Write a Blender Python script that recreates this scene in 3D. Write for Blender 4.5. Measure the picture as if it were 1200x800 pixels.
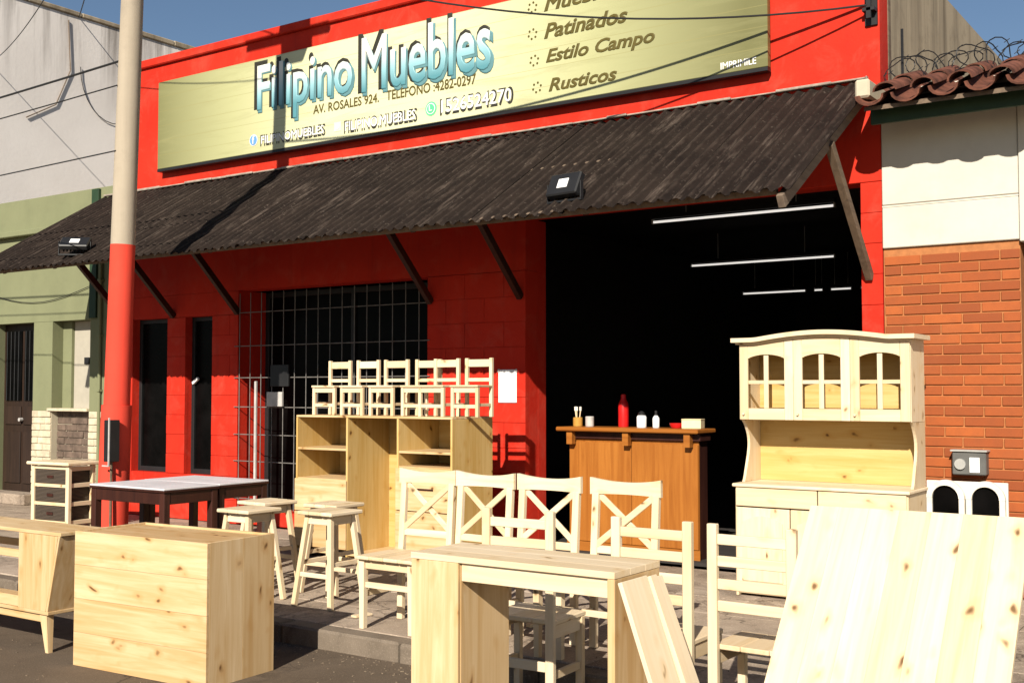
import bpy, bmesh, math, random
from mathutils import Vector, Matrix
random.seed(7)
R = math.radians
scene = bpy.context.scene
col = scene.collection
for o in list(bpy.data.objects):
    bpy.data.objects.remove(o)

# ------------------------------------------------------------------ camera
cam_d = bpy.data.cameras.new('camera')
cam = bpy.data.objects.new('camera', cam_d)
col.objects.link(cam)
cam.location = (0, 0, 1.51)
cam.rotation_euler = (R(90 + 2.478), 0, R(34.496))
cam_d.sensor_width = 36
cam_d.lens = 36 * 1340 / 1200
cam_d.clip_start = 0.05
cam_d.clip_end = 2000
scene.camera = cam

# ------------------------------------------------------------------ light
SUN_EL, SUN_AZ = 30.5, 18.0          # elevation; degrees off the facade normal towards +X (behind the camera)
world = bpy.data.worlds.new('World')
scene.world = world
world.use_nodes = True
wn = world.node_tree
wn.nodes.clear()
sky = wn.nodes.new('ShaderNodeTexSky')
sky.sky_type = 'NISHITA'
sky.sun_disc = False
sky.sun_elevation = R(SUN_EL)
sky.sun_rotation = R(180 - SUN_AZ)
sky.altitude = 50
sky.air_density = 1.0
sky.dust_density = 0.4
sky.ozone_density = 2.6
bg = wn.nodes.new('ShaderNodeBackground')
bg.inputs['Strength'].default_value = 0.05
wo = wn.nodes.new('ShaderNodeOutputWorld')
wn.links.new(sky.outputs[0], bg.inputs[0])
wn.links.new(bg.outputs[0], wo.inputs[0])

sd = bpy.data.lights.new('sun', 'SUN')
sd.energy = 5.0
sd.angle = R(0.5)
sd.color = (1.0, 0.92, 0.79)
sun = bpy.data.objects.new('sun', sd)
col.objects.link(sun)
to_sun = Vector((math.sin(R(SUN_AZ)) * math.cos(R(SUN_EL)), -math.cos(R(SUN_AZ)) * math.cos(R(SUN_EL)), math.sin(R(SUN_EL))))
sun.rotation_euler = to_sun.to_track_quat('Z', 'Y').to_euler()
sun.location = (4, -10, 12)

vs = scene.view_settings
vs.view_transform = 'Standard'
vs.look = 'None'
vs.exposure = 0.68
vs.gamma = 1.0
vs.use_curve_mapping = False

# ------------------------------------------------------------------ mesh helpers
def V(*a):
    return Vector(a)

class MB:
    def __init__(s):
        s.v, s.f = [], []
    def add(s, vs_, fs):
        n = len(s.v)
        s.v += [tuple(p) for p in vs_]
        s.f += [tuple(i + n for i in f) for f in fs]
        return s
    def obox(s, c, ax, hs, b=0.003):
        """chamfered box: centre, three unit axes, half sizes"""
        c = Vector(c)
        b = min(b, min(hs) * 0.45)
        vid = {}
        vv = []
        for sx in (-1, 1):
            for sy in (-1, 1):
                for sz in (-1, 1):
                    sg = (sx, sy, sz)
                    for k in range(3):
                        p = Vector(c)
                        for j in range(3):
                            p = p + ax[j] * (sg[j] * (hs[j] - (0 if j == k else b)))
                        vid[(sg, k)] = len(vv)
                        vv.append(p)
        ff = []
        for k in range(3):
            i, j = [(1, 2), (2, 0), (0, 1)][k]
            for sgn in (-1, 1):
                q = []
                for (a, d) in ((-1, -1), (1, -1), (1, 1), (-1, 1)):
                    g = [0, 0, 0]
                    g[k], g[i], g[j] = sgn, a, d
                    q.append(vid[(tuple(g), k)])
                ff.append(q if sgn > 0 else q[::-1])
        for k in range(3):           # edges running along axis k
            i, j = [(1, 2), (2, 0), (0, 1)][k]
            for a in (-1, 1):
                for d in (-1, 1):
                    g0 = [0, 0, 0]; g1 = [0, 0, 0]
                    g0[k], g0[i], g0[j] = -1, a, d
                    g1[k], g1[i], g1[j] = 1, a, d
                    g0, g1 = tuple(g0), tuple(g1)
                    ff.append([vid[(g0, i)], vid[(g1, i)], vid[(g1, j)], vid[(g0, j)]])
        for sx in (-1, 1):
            for sy in (-1, 1):
                for sz in (-1, 1):
                    g = (sx, sy, sz)
                    ff.append([vid[(g, 0)], vid[(g, 1)], vid[(g, 2)]])
        return s.add(vv, ff)
    def box(s, x0, x1, y0, y1, z0, z1, b=0.003):
        return s.obox(((x0 + x1) / 2, (y0 + y1) / 2, (z0 + z1) / 2), (V(1, 0, 0), V(0, 1, 0), V(0, 0, 1)),
                      (abs(x1 - x0) / 2, abs(y1 - y0) / 2, abs(z1 - z0) / 2), b)
    def bar(s, p, q, w, t, side=(1, 0, 0), b=0.003):
        """rectangular bar from p to q; w measured along `side`, t across"""
        p, q = Vector(p), Vector(q)
        d = (q - p).normalized()
        sd_ = Vector(side)
        sd_ = (sd_ - d * sd_.dot(d)).normalized()
        u = d.cross(sd_)
        return s.obox((p + q) / 2, (sd_, u, d), (w / 2, t / 2, (q - p).length / 2), b)
    def taper(s, p, q, w0, t0, w1, t1):
        p, q = Vector(p), Vector(q)
        vv = []
        for c, w, t in ((p, w0, t0), (q, w1, t1)):
            for a, d in ((-1, -1), (1, -1), (1, 1), (-1, 1)):
                vv.append(c + V(a * w / 2, d * t / 2, 0))
        return s.add(vv, [(3, 2, 1, 0), (4, 5, 6, 7), (0, 1, 5, 4), (1, 2, 6, 5), (2, 3, 7, 6), (3, 0, 4, 7)])
    def tube(s, p, q, r0, r1=None, n=10, cap=True):
        r1 = r0 if r1 is None else r1
        p, q = Vector(p), Vector(q)
        d = (q - p).normalized()
        a = d.orthogonal().normalized()
        b = d.cross(a)
        vv = []
        for c, r in ((p, r0), (q, r1)):
            for i in range(n):
                t = 2 * math.pi * i / n
                vv.append(c + a * (r * math.cos(t)) + b * (r * math.sin(t)))
        ff = [(i, (i + 1) % n, n + (i + 1) % n, n + i) for i in range(n)]
        if cap:
            ff += [tuple(range(n - 1, -1, -1)), tuple(range(n, 2 * n))]
        return s.add(vv, ff)
    def path(s, pts, r, n=6):
        pts = [Vector(p) for p in pts]
        vv = []
        for k, p in enumerate(pts):
            d = (pts[min(k + 1, len(pts) - 1)] - pts[max(k - 1, 0)]).normalized()
            a = d.cross(V(0.123, 0.2, 0.97)).normalized()
            b = d.cross(a)
            for i in range(n):
                t = 2 * math.pi * i / n
                vv.append(p + a * (r * math.cos(t)) + b * (r * math.sin(t)))
        ff = []
        for k in range(len(pts) - 1):
            for i in range(n):
                ff.append((k * n + i, k * n + (i + 1) % n, (k + 1) * n + (i + 1) % n, (k + 1) * n + i))
        ff += [tuple(range(n - 1, -1, -1)), tuple(range((len(pts) - 1) * n, len(pts) * n))]
        return s.add(vv, ff)
    def lathe(s, c, prof, n=18):
        c = Vector(c)
        vv, ff = [], []
        for r, z in prof:
            for i in range(n):
                t = 2 * math.pi * i / n
                vv.append(c + V(r * math.cos(t), r * math.sin(t), z))
        for k in range(len(prof) - 1):
            for i in range(n):
                ff.append((k * n + i, k * n + (i + 1) % n, (k + 1) * n + (i + 1) % n, (k + 1) * n + i))
        ff += [tuple(range(n - 1, -1, -1)), tuple(range((len(prof) - 1) * n, len(prof) * n))]
        return s.add(vv, ff)
    def prism(s, pts, y0, y1):
        """polygon in (x, z) extruded from y0 to y1; pts as two matching strips: list of (x, zlow, zhigh)"""
        n = len(pts)
        vv = []
        for y in (y0, y1):
            for x, a, b in pts:
                vv += [V(x, y, a), V(x, y, b)]
        m = 2 * n
        ff = []
        for i in range(n - 1):
            a = 2 * i
            ff += [(a, a + 2, a + 3, a + 1), (m + a + 1, m + a + 3, m + a + 2, m + a),
                   (a, m + a, m + a + 2, a + 2), (a + 1, a + 3, m + a + 3, m + a + 1)]
        ff += [(0, 1, m + 1, m), (m - 2, 2 * m - 2, 2 * m - 1, m - 1)]
        return s.add(vv, ff)
    def quad(s, a, b, c, d):
        return s.add([a, b, c, d], [(0, 1, 2, 3)])
    def build(s, name, mat, parent=None, smooth=False, loc=None):
        me = bpy.data.meshes.new(name)
        me.from_pydata(s.v, [], s.f)
        bm = bmesh.new()
        bm.from_mesh(me)
        bmesh.ops.recalc_face_normals(bm, faces=bm.faces)
        if smooth:
            for f in bm.faces:
                f.smooth = True
            for e in bm.edges:
                if len(e.link_faces) == 2 and e.calc_face_angle(0) > R(40):
                    e.smooth = False
        bm.to_mesh(me)
        bm.free()
        me.materials.append(mat)
        o = bpy.data.objects.new(name, me)
        col.objects.link(o)
        if parent:
            o.parent = parent
        if loc:
            o.location = loc
        return o

def tag(o, label=None, cat=None, group=None, kind=None):
    if label: o['label'] = label
    if cat: o['category'] = cat
    if group: o['group'] = group
    if kind: o['kind'] = kind
    return o

def thing(name, label, cat, loc=(0, 0, 0), rz=0, group=None):
    o = bpy.data.objects.new(name, None)
    o.empty_display_size = 0.1
    col.objects.link(o)
    o.location = loc
    o.rotation_euler = (0, 0, R(rz))
    return tag(o, label, cat, group)

def copy_tree(o, parent=None):
    c = o.copy()
    col.objects.link(c)
    c.parent = parent
    for ch in [x for x in bpy.data.objects if x.parent == o]:
        copy_tree(ch, c)
    return c

def copies(proto, spots):
    """spots: (loc, rz, label) ; the first moves the prototype itself"""
    out = []
    for i, (loc, rz, label) in enumerate(spots):
        out.append(proto if i == 0 else copy_tree(proto))
    for o, (loc, rz, label) in zip(out, spots):
        o.location = loc
        o.rotation_euler = (0, 0, R(rz))
        o['label'] = label
    return out

# ------------------------------------------------------------------ materials
def new_mat(name):
    m = bpy.data.materials.new(name)
    m.use_nodes = True
    nt = m.node_tree
    return m, nt, nt.nodes['Principled BSDF']

def N(nt, t, **kw):
    n = nt.nodes.new(t)
    for k, v in kw.items():
        setattr(n, k, v)
    return n

def ramp(nt, fac, stops):
    n = nt.nodes.new('ShaderNodeValToRGB')
    e = n.color_ramp.elements
    while len(e) < len(stops):
        e.new(0.5)
    for el, (p, c) in zip(e, stops):
        el.position = p
        el.color = (*c, 1) if len(c) == 3 else c
    nt.links.new(fac, n.inputs[0])
    return n.outputs[0]

def mixc(nt, fac, a, b, mode='MIX'):
    n = nt.nodes.new('ShaderNodeMix')
    n.data_type = 'RGBA'
    n.blend_type = mode
    for sock, v in ((n.inputs[0], fac), (n.inputs[6], a), (n.inputs[7], b)):
        if isinstance(v, (int, float)):
            sock.default_value = v
        elif isinstance(v, tuple):
            sock.default_value = (*v, 1) if len(v) == 3 else v
        else:
            nt.links.new(v, sock)
    return n.outputs[2]

def mth(nt, op, a, b=None, clamp=False):
    n = nt.nodes.new('ShaderNodeMath')
    n.operation = op
    n.use_clamp = clamp
    for i, v in enumerate((a, b)):
        if v is None: continue
        if isinstance(v, (int, float)): n.inputs[i].default_value = v
        else: nt.links.new(v, n.inputs[i])
    return n.outputs[0]

def coords(nt, scale=(1, 1, 1), rnd=True, kind='Object'):
    tc = N(nt, 'ShaderNodeTexCoord')
    mp = N(nt, 'ShaderNodeMapping')
    mp.inputs['Scale'].default_value = scale
    src = tc.outputs[kind]
    if rnd:
        oi = N(nt, 'ShaderNodeObjectInfo')
        ad = N(nt, 'ShaderNodeVectorMath', operation='ADD')
        sc = mth(nt, 'MULTIPLY', oi.outputs['Random'], 23.0)
        nt.links.new(src, ad.inputs[0])
        nt.links.new(sc, ad.inputs[1])
        src = ad.outputs[0]
    nt.links.new(src, mp.inputs[0])
    return mp.outputs[0]

def noise(nt, vec, scale, detail=4, rough=0.55, dist=0.0):
    n = N(nt, 'ShaderNodeTexNoise')
    n.inputs['Scale'].default_value = scale
    n.inputs['Detail'].default_value = detail
    n.inputs['Roughness'].default_value = rough
    n.inputs['Distortion'].default_value = dist
    nt.links.new(vec, n.inputs['Vector'])
    return n.outputs['Fac']

def bump(nt, bsdf, h, strength, dist=0.01):
    b = N(nt, 'ShaderNodeBump')
    b.inputs['Strength'].default_value = strength
    b.inputs['Distance'].default_value = dist
    nt.links.new(h, b.inputs['Height'])
    nt.links.new(b.outputs[0], bsdf.inputs['Normal'])

def plain(name, c, rough=0.6, var=0.12, scale=8, metal=0.0, bmp=0.0, spec=0.3):
    m, nt, b = new_mat(name)
    v = coords(nt)
    n = noise(nt, v, scale)
    lo = tuple(x * (1 - var) for x in c)
    hi = tuple(min(1, x * (1 + var)) for x in c)
    nt.links.new(ramp(nt, n, [(0.3, lo), (0.7, hi)]), b.inputs['Base Color'])
    b.inputs['Roughness'].default_value = rough
    b.inputs['Metallic'].default_value = metal
    b.inputs['Specular IOR Level'].default_value = spec
    if bmp:
        bump(nt, b, noise(nt, v, scale * 6), bmp)
    return m

def wood(name, axis, light, mid, dark, knots=True, rough=0.5, kscale=9.0):
    m, nt, b = new_mat(name)
    i = 'xyz'.index(axis)
    s = [1, 1, 1]; s[i] = 0.055
    v = coords(nt, tuple(s))
    g1 = noise(nt, v, 16, 5, 0.6, 1.2)
    g2 = noise(nt, v, 90, 3, 0.6, 0.3)
    big = noise(nt, coords(nt), 1.4, 2)
    c = ramp(nt, g1, [(0.32, mid), (0.60, light)])
    c = mixc(nt, mth(nt, 'MULTIPLY', ramp(nt, g2, [(0.35, (1, 1, 1)), (0.62, (0, 0, 0))]), 0.22), c, mid)
    c = mixc(nt, mth(nt, 'MULTIPLY', ramp(nt, big, [(0.42, (0, 0, 0)), (0.7, (1, 1, 1))]), 0.45), c, mid)
    if knots:
        s2 = [1, 1, 1]; s2[i] = 0.62
        vo = N(nt, 'ShaderNodeTexVoronoi')
        vo.inputs['Scale'].default_value = kscale
        dv = N(nt, 'ShaderNodeVectorMath', operation='ADD')
        ns = N(nt, 'ShaderNodeTexNoise'); ns.inputs['Scale'].default_value = 9
        vk = coords(nt, tuple(s2))
        nt.links.new(vk, ns.inputs['Vector'])
        sc = N(nt, 'ShaderNodeVectorMath', operation='SCALE'); sc.inputs['Scale'].default_value = 0.10
        nt.links.new(ns.outputs['Color'], sc.inputs[0])
        nt.links.new(vk, dv.inputs[0]); nt.links.new(sc.outputs[0], dv.inputs[1])
        nt.links.new(dv.outputs[0], vo.inputs['Vector'])
        sep = N(nt, 'ShaderNodeSeparateColor')
        nt.links.new(vo.outputs['Color'], sep.inputs[0])
        on = mth(nt, 'GREATER_THAN', sep.outputs[0], 0.2)
        halo = mth(nt, 'MULTIPLY', ramp(nt, vo.outputs['Distance'], [(0.08, (1, 1, 1)), (0.34, (0, 0, 0))]), on)
        core = mth(nt, 'MULTIPLY', ramp(nt, vo.outputs['Distance'], [(0.05, (1, 1, 1)), (0.15, (0, 0, 0))]), on)
        c = mixc(nt, mth(nt, 'MULTIPLY', halo, 0.7), c, tuple(x * k for x, k in zip(mid, (0.95, 0.85, 0.7))))
        c = mixc(nt, mth(nt, 'MULTIPLY', core, 0.9), c, dark)
    # board to board tint
    oi = N(nt, 'ShaderNodeObjectInfo')
    t = ramp(nt, oi.outputs['Random'], [(0.0, (0.84, 0.79, 0.71)), (0.5, (0.95, 0.93, 0.89)), (1.0, (1, 1, 1))])
    c = mixc(nt, 1.0, c, t, 'MULTIPLY')
    nt.links.new(c, b.inputs['Base Color'])
    b.inputs['Roughness'].default_value = rough
    b.inputs['Specular IOR Level'].default_value = 0.25
    bump(nt, b, g2, 0.12, 0.002)
    return m

PL, PM, PD = (0.74, 0.625, 0.465), (0.67, 0.525, 0.335), (0.12, 0.055, 0.018)
PX, PY, PZ = (wood('pale_pine_' + a, a, PL, PM, PD) for a in 'xyz')
QL, QM, QD = (0.66, 0.50, 0.305), (0.52, 0.335, 0.15), (0.10, 0.040, 0.012)
QX, QY, QZ = (wood('warm_pine_' + a, a, QL, QM, QD) for a in 'xyz')
GOX, GOZ = (wood('golden_pine_' + a, a, (0.66, 0.49, 0.225), (0.55, 0.36, 0.115), QD) for a in 'xz')
OL, OM, OD = (0.38, 0.145, 0.028), (0.27, 0.090, 0.016), (0.06, 0.02, 0.006)
OAKX, OAKZ = (wood('varnished_' + a, a, OL, OM, OD, False, 0.35) for a in 'xz')
DARKWOOD = wood('dark_wood', 'z', (0.055, 0.018, 0.012), (0.03, 0.01, 0.008), (0.01, 0.004, 0.003), False, 0.45)
GREYWOOD = wood('weathered_wood', 'y', (0.20, 0.15, 0.11), (0.11, 0.08, 0.06), (0.04, 0.03, 0.02), False, 0.8)

def stucco(name, c, stain=(0.1, 0.09, 0.08), amount=0.25, streak=0.0, rough=0.85, bm_=0.25):
    m, nt, b = new_mat(name)
    v = coords(nt, rnd=False)
    n1 = noise(nt, v, 1.3, 6, 0.65)
    n2 = noise(nt, v, 30, 3)
    cc = ramp(nt, n1, [(0.3, tuple(x * 0.86 for x in c)), (0.65, c)])
    cc = mixc(nt, mth(nt, 'MULTIPLY', ramp(nt, noise(nt, v, 3.5, 8, 0.7), [(0.52, (0, 0, 0)), (0.75, (1, 1, 1))]), amount), cc, stain)
    if streak:
        v2 = coords(nt, (1, 1, 0.07), rnd=False)
        s = ramp(nt, noise(nt, v2, 3.0, 5, 0.7), [(0.45, (0, 0, 0)), (0.7, (1, 1, 1))])
        cc = mixc(nt, mth(nt, 'MULTIPLY', s, streak), cc, stain)
    nt.links.new(cc, b.inputs['Base Color'])
    b.inputs['Roughness'].default_value = rough
    b.inputs['Specular IOR Level'].default_value = 0.2
    bump(nt, b, n2, bm_, 0.004)
    return m

def redmat():
    m, nt, b = new_mat('red_paint')
    v = coords(nt, rnd=False)
    c = ramp(nt, noise(nt, v, 1.1, 6, 0.65), [(0.3, (0.44, 0.018, 0.008)), (0.7, (0.53, 0.030, 0.013))])
    # sun-faded chalky patches, rain streaks, splash dirt, roller unevenness
    c = mixc(nt, mth(nt, 'MULTIPLY', ramp(nt, noise(nt, v, 2.6, 8, 0.72, 0.6), [(0.50, (0, 0, 0)), (0.72, (1, 1, 1))]), 0.45), c, (0.52, 0.085, 0.055))
    v2 = coords(nt, (1, 1, 0.06), rnd=False)
    c = mixc(nt, mth(nt, 'MULTIPLY', ramp(nt, noise(nt, v2, 5.0, 6, 0.7), [(0.52, (0, 0, 0)), (0.72, (1, 1, 1))]), 0.40), c, (0.25, 0.016, 0.010))
    c = mixc(nt, mth(nt, 'MULTIPLY', ramp(nt, noise(nt, v, 22, 4), [(0.56, (0, 0, 0)), (0.74, (1, 1, 1))]), 0.25), c, (0.30, 0.03, 0.02))
    nt.links.new(c, b.inputs['Base Color'])
    b.inputs['Roughness'].default_value = 0.75
    b.inputs['Specular IOR Level'].default_value = 0.15
    bump(nt, b, noise(nt, v, 30, 4), 0.4, 0.005)
    return m
RED = redmat()
GREEN = stucco('green_paint', (0.195, 0.205, 0.115), (0.12, 0.13, 0.075), 0.3, 0.15)
DGREEN = plain('dark_green_paint_and_shadow', (0.02, 0.045, 0.022))  # paint of the eaves board, and the shadow strip on the green house
WHITEW = stucco('white_paint', (0.57, 0.54, 0.465), (0.40, 0.34, 0.26), 0.2, 0.12)
BROWNW = stucco('stained_plaster', (0.36, 0.295, 0.21), (0.10, 0.075, 0.05), 0.5, 0.8)
CREAM = stucco('cream_stone', (0.52, 0.46, 0.34), (0.3, 0.26, 0.2), 0.35)
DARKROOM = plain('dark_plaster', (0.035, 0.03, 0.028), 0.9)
DARKDOOR = wood('dark_door', 'z', (0.035, 0.02, 0.014), (0.02, 0.012, 0.009), (0.01, 0.006, 0.004), False, 0.5)
GREYMET = plain('grey_metal', (0.42, 0.42, 0.40), 0.45, 0.1, 12, 0.3)
BLACK = plain('black_metal', (0.015, 0.015, 0.016), 0.45)
RUBBER = plain('black_cable', (0.02, 0.02, 0.02), 0.6)
PAPER = plain('white_paper', (0.8, 0.8, 0.8), 0.7, 0.03)
TILE = plain('clay_tile', (0.115, 0.042, 0.026), 0.8, 0.6, 9, bmp=0.2)
MORTAR = plain('mortar', (0.36, 0.14, 0.050), 0.9, 0.15, 20)
FLASH = plain('pale_flashing', (0.30, 0.25, 0.205), 0.8, 0.3, 14, bmp=0.3)
PALETOP = plain('pale_top', (0.62, 0.60, 0.62), 0.45, 0.12, 5)  # near white with a faint violet cast, slightly mottled
GALV = plain('galvanised', (0.42, 0.40, 0.38), 0.5, 0.2, 10)
GRILLE = plain('grille_paint', (0.15, 0.14, 0.13), 0.6, 0.3, 10)

def concrete_wall():
    m, nt, b = new_mat('grey_weathered_wall')
    v = coords(nt, rnd=False)
    cc = ramp(nt, noise(nt, v, 0.6, 6, 0.6), [(0.3, (0.68, 0.63, 0.59)), (0.7, (0.80, 0.75, 0.71))])
    # damp streaks that run down from the top of the wall (real stains)
    v2 = coords(nt, (1, 1, 0.05), rnd=False)
    st = ramp(nt, noise(nt, v2, 2.6, 6, 0.7), [(0.46, (0, 0, 0)), (0.66, (1, 1, 1))])
    sx = N(nt, 'ShaderNodeSeparateXYZ'); nt.links.new(coords(nt, rnd=False), sx.inputs[0])
    hgt = mth(nt, 'ADD', sx.outputs[2], mth(nt, 'MULTIPLY', noise(nt, v, 1.5, 3), 0.9))
    up = ramp(nt, mth(nt, 'MULTIPLY', hgt, 0.1), [(0.64, (0, 0, 0)), (0.80, (1, 1, 1))])
    cc = mixc(nt, mth(nt, 'MULTIPLY', mth(nt, 'MULTIPLY', st, up), 0.85), cc, (0.10, 0.075, 0.055))
    nt.links.new(cc, b.inputs['Base Color'])
    b.inputs['Roughness'].default_value = 0.9
    bump(nt, b, noise(nt, v, 18, 4), 0.3, 0.006)
    return m
GREYW = concrete_wall()

def brickmat():
    m, nt, b = new_mat('orange_brick')
    oi = N(nt, 'ShaderNodeObjectInfo')
    c = ramp(nt, oi.outputs['Random'], [(0, (0.23, 0.048, 0.007)), (0.5, (0.30, 0.066, 0.010)), (1, (0.36, 0.086, 0.014))])
    v = coords(nt)
    c = mixc(nt, mth(nt, 'MULTIPLY', ramp(nt, noise(nt, v, 12, 5), [(0.4, (0, 0, 0)), (0.7, (1, 1, 1))]), 0.35), c, (0.20, 0.050, 0.011))
    c = mixc(nt, mth(nt, 'MULTIPLY', ramp(nt, noise(nt, coords(nt, rnd=False), 2.2, 5), [(0.55, (0, 0, 0)), (0.75, (1, 1, 1))]), 0.3), c, (0.28, 0.095, 0.035))
    nt.links.new(c, b.inputs['Base Color'])
    b.inputs['Roughness'].default_value = 0.8
    bump(nt, b, noise(nt, v, 60, 3), 0.25, 0.003)
    return m
BRICK = brickmat()

def canopymat():
    m, nt, b = new_mat('old_fibre_cement')
    v = coords(nt, (1, 0.07, 0.07))
    v0 = coords(nt)
    c = ramp(nt, noise(nt, v0, 2.5, 6, 0.7), [(0.3, (0.007, 0.0044, 0.0034)), (0.7, (0.020, 0.0135, 0.0102))])
    # corrugation shading put into the colour: dark troughs, pale crests, broken up by noise
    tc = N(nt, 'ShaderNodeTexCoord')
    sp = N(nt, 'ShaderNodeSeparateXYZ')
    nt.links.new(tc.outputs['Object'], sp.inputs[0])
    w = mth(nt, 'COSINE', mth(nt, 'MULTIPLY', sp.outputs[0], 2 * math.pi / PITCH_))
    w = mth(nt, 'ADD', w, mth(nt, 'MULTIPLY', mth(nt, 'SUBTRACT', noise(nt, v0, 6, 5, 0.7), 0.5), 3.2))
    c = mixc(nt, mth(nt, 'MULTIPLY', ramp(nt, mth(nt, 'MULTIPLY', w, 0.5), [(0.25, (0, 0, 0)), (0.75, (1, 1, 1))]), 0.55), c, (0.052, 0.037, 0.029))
    s_ = ramp(nt, noise(nt, v, 17, 5, 0.75), [(0.56, (0, 0, 0)), (0.70, (1, 1, 1))])
    c = mixc(nt, mth(nt, 'MULTIPLY', s_, 0.55), c, (0.13, 0.10, 0.08))
    sp2 = ramp(nt, noise(nt, v0, 38, 3), [(0.64, (0, 0, 0)), (0.72, (1, 1, 1))])
    c = mixc(nt, mth(nt, 'MULTIPLY', sp2, 0.35), c, (0.16, 0.13, 0.105))
    nt.links.new(c, b.inputs['Base Color'])
    b.inputs['Roughness'].default_value = 0.85
    b.inputs['Specular IOR Level'].default_value = 0.15
    bump(nt, b, noise(nt, v0, 45, 4), 0.3, 0.004)
    return m
PITCH_ = 0.110
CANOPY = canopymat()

def groundmat(name, lo, hi, stain, sscale=2.0, agg=120, bs=0.4):
    m, nt, b = new_mat(name)
    v = coords(nt, rnd=True, kind='Object')
    vw = N(nt, 'ShaderNodeNewGeometry').outputs['Position']
    c = ramp(nt, noise(nt, v, sscale, 7, 0.7), [(0.3, lo), (0.7, hi)])
    c = mixc(nt, mth(nt, 'MULTIPLY', ramp(nt, noise(nt, v, 0.9, 6, 0.75, 1.0), [(0.52, (0, 0, 0)), (0.68, (1, 1, 1))]), 0.55), c, stain)
    a = noise(nt, v, agg, 2)
    if name != 'ground_soil':
        oi = N(nt, 'ShaderNodeObjectInfo')
        c = mixc(nt, 1.0, c, ramp(nt, oi.outputs['Random'], [(0, (0.72, 0.70, 0.68)), (1, (1, 1, 1))]), 'MULTIPLY')
        vo = N(nt, 'ShaderNodeTexVoronoi', feature='DISTANCE_TO_EDGE')
        vo.inputs['Scale'].default_value = 1.1
        dv = N(nt, 'ShaderNodeVectorMath', operation='ADD')
        ns = N(nt, 'ShaderNodeTexNoise'); ns.inputs['Scale'].default_value = 5; ns.inputs['Detail'].default_value = 5
        nt.links.new(vw, ns.inputs['Vector'])
        sc = N(nt, 'ShaderNodeVectorMath', operation='SCALE'); sc.inputs['Scale'].default_value = 0.35
        nt.links.new(ns.outputs['Color'], sc.inputs[0])
        nt.links.new(vw, dv.inputs[0]); nt.links.new(sc.outputs[0], dv.inputs[1])
        nt.links.new(dv.outputs[0], vo.inputs['Vector'])
        cr = ramp(nt, vo.outputs['Distance'], [(0.004, (1, 1, 1)), (0.014, (0, 0, 0))])
        c = mixc(nt, mth(nt, 'MULTIPLY', mth(nt, 'MULTIPLY', cr, ramp(nt, noise(nt, vw, 0.8, 3), [(0.45, (0, 0, 0)), (0.6, (1, 1, 1))])), 0.75), c, tuple(x * .35 for x in stain))
        c = mixc(nt, mth(nt, 'MULTIPLY', ramp(nt, noise(nt, vw, 1.7, 7, 0.75, 1.5), [(0.54, (0, 0, 0)), (0.66, (1, 1, 1))]), 0.6), c, tuple(x * .7 for x in stain))
    c = mixc(nt, mth(nt, 'MULTIPLY', ramp(nt, a, [(0.55, (0, 0, 0)), (0.75, (1, 1, 1))]), 0.3), c, tuple(min(1, x * 2.2) for x in hi))
    nt.links.new(c, b.inputs['Base Color'])
    b.inputs['Roughness'].default_value = 0.9
    b.inputs['Specular IOR Level'].default_value = 0.2
    bump(nt, b, a, bs, 0.004)
    return m
ASPHALT = groundmat('asphalt', (0.12, 0.092, 0.066), (0.165, 0.128, 0.095), (0.08, 0.06, 0.044))
SLAB = groundmat('pavement_concrete', (0.28, 0.22, 0.17), (0.43, 0.35, 0.275), (0.11, 0.08, 0.06), 3.0, 80, 0.3)
JOINT = groundmat('joint_dirt', (0.06, 0.05, 0.04), (0.10, 0.08, 0.06), (0.03, 0.025, 0.02))
KERB = groundmat('kerb_concrete', (0.14, 0.112, 0.085), (0.21, 0.17, 0.132), (0.07, 0.054, 0.04), 4)
EARTH = groundmat('ground_soil', (0.10, 0.085, 0.06), (0.16, 0.13, 0.10), (0.06, 0.05, 0.04), 0.6)

def glassmat():
    m, nt, b = new_mat('dark_glass')
    v = coords(nt)
    nt.links.new(ramp(nt, noise(nt, v, 4), [(0.3, (0.0015, 0.0015, 0.0015)), (0.8, (0.005, 0.0045, 0.0045))]), b.inputs['Base Color'])
    b.inputs['Roughness'].default_value = 0.25
    b.inputs['Specular IOR Level'].default_value = 0.04
    return m
GLASS = glassmat()

def emis(name, c, st):
    m, nt, b = new_mat(name)
    b.inputs['Base Color'].default_value = (*c, 1)
    b.inputs['Emission Color'].default_value = (*c, 1)
    b.inputs['Emission Strength'].default_value = st
    return m
TUBE = emis('lit_tube', (1.0, 0.95, 0.88), 0.5)

# ================================================================== THE SETTING
g = MB().quad((-120, -60, -.16), (120, -60, -.16), (120, 160, -.16), (-120, 160, -.16)).build('ground', EARTH)
tag(g, kind='structure')
rd = MB().quad((-60, -8, -.12), (60, -8, -.12), (60, 5.36, -.12), (-60, 5.36, -.12)).build('road', ASPHALT)
tag(rd, kind='structure')
KY = 5.34
pv = MB().box(-40, 40, KY + .145, 9.02, -.15, -.012, 0).build('pavement', JOINT)
tag(pv, kind='structure')
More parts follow.
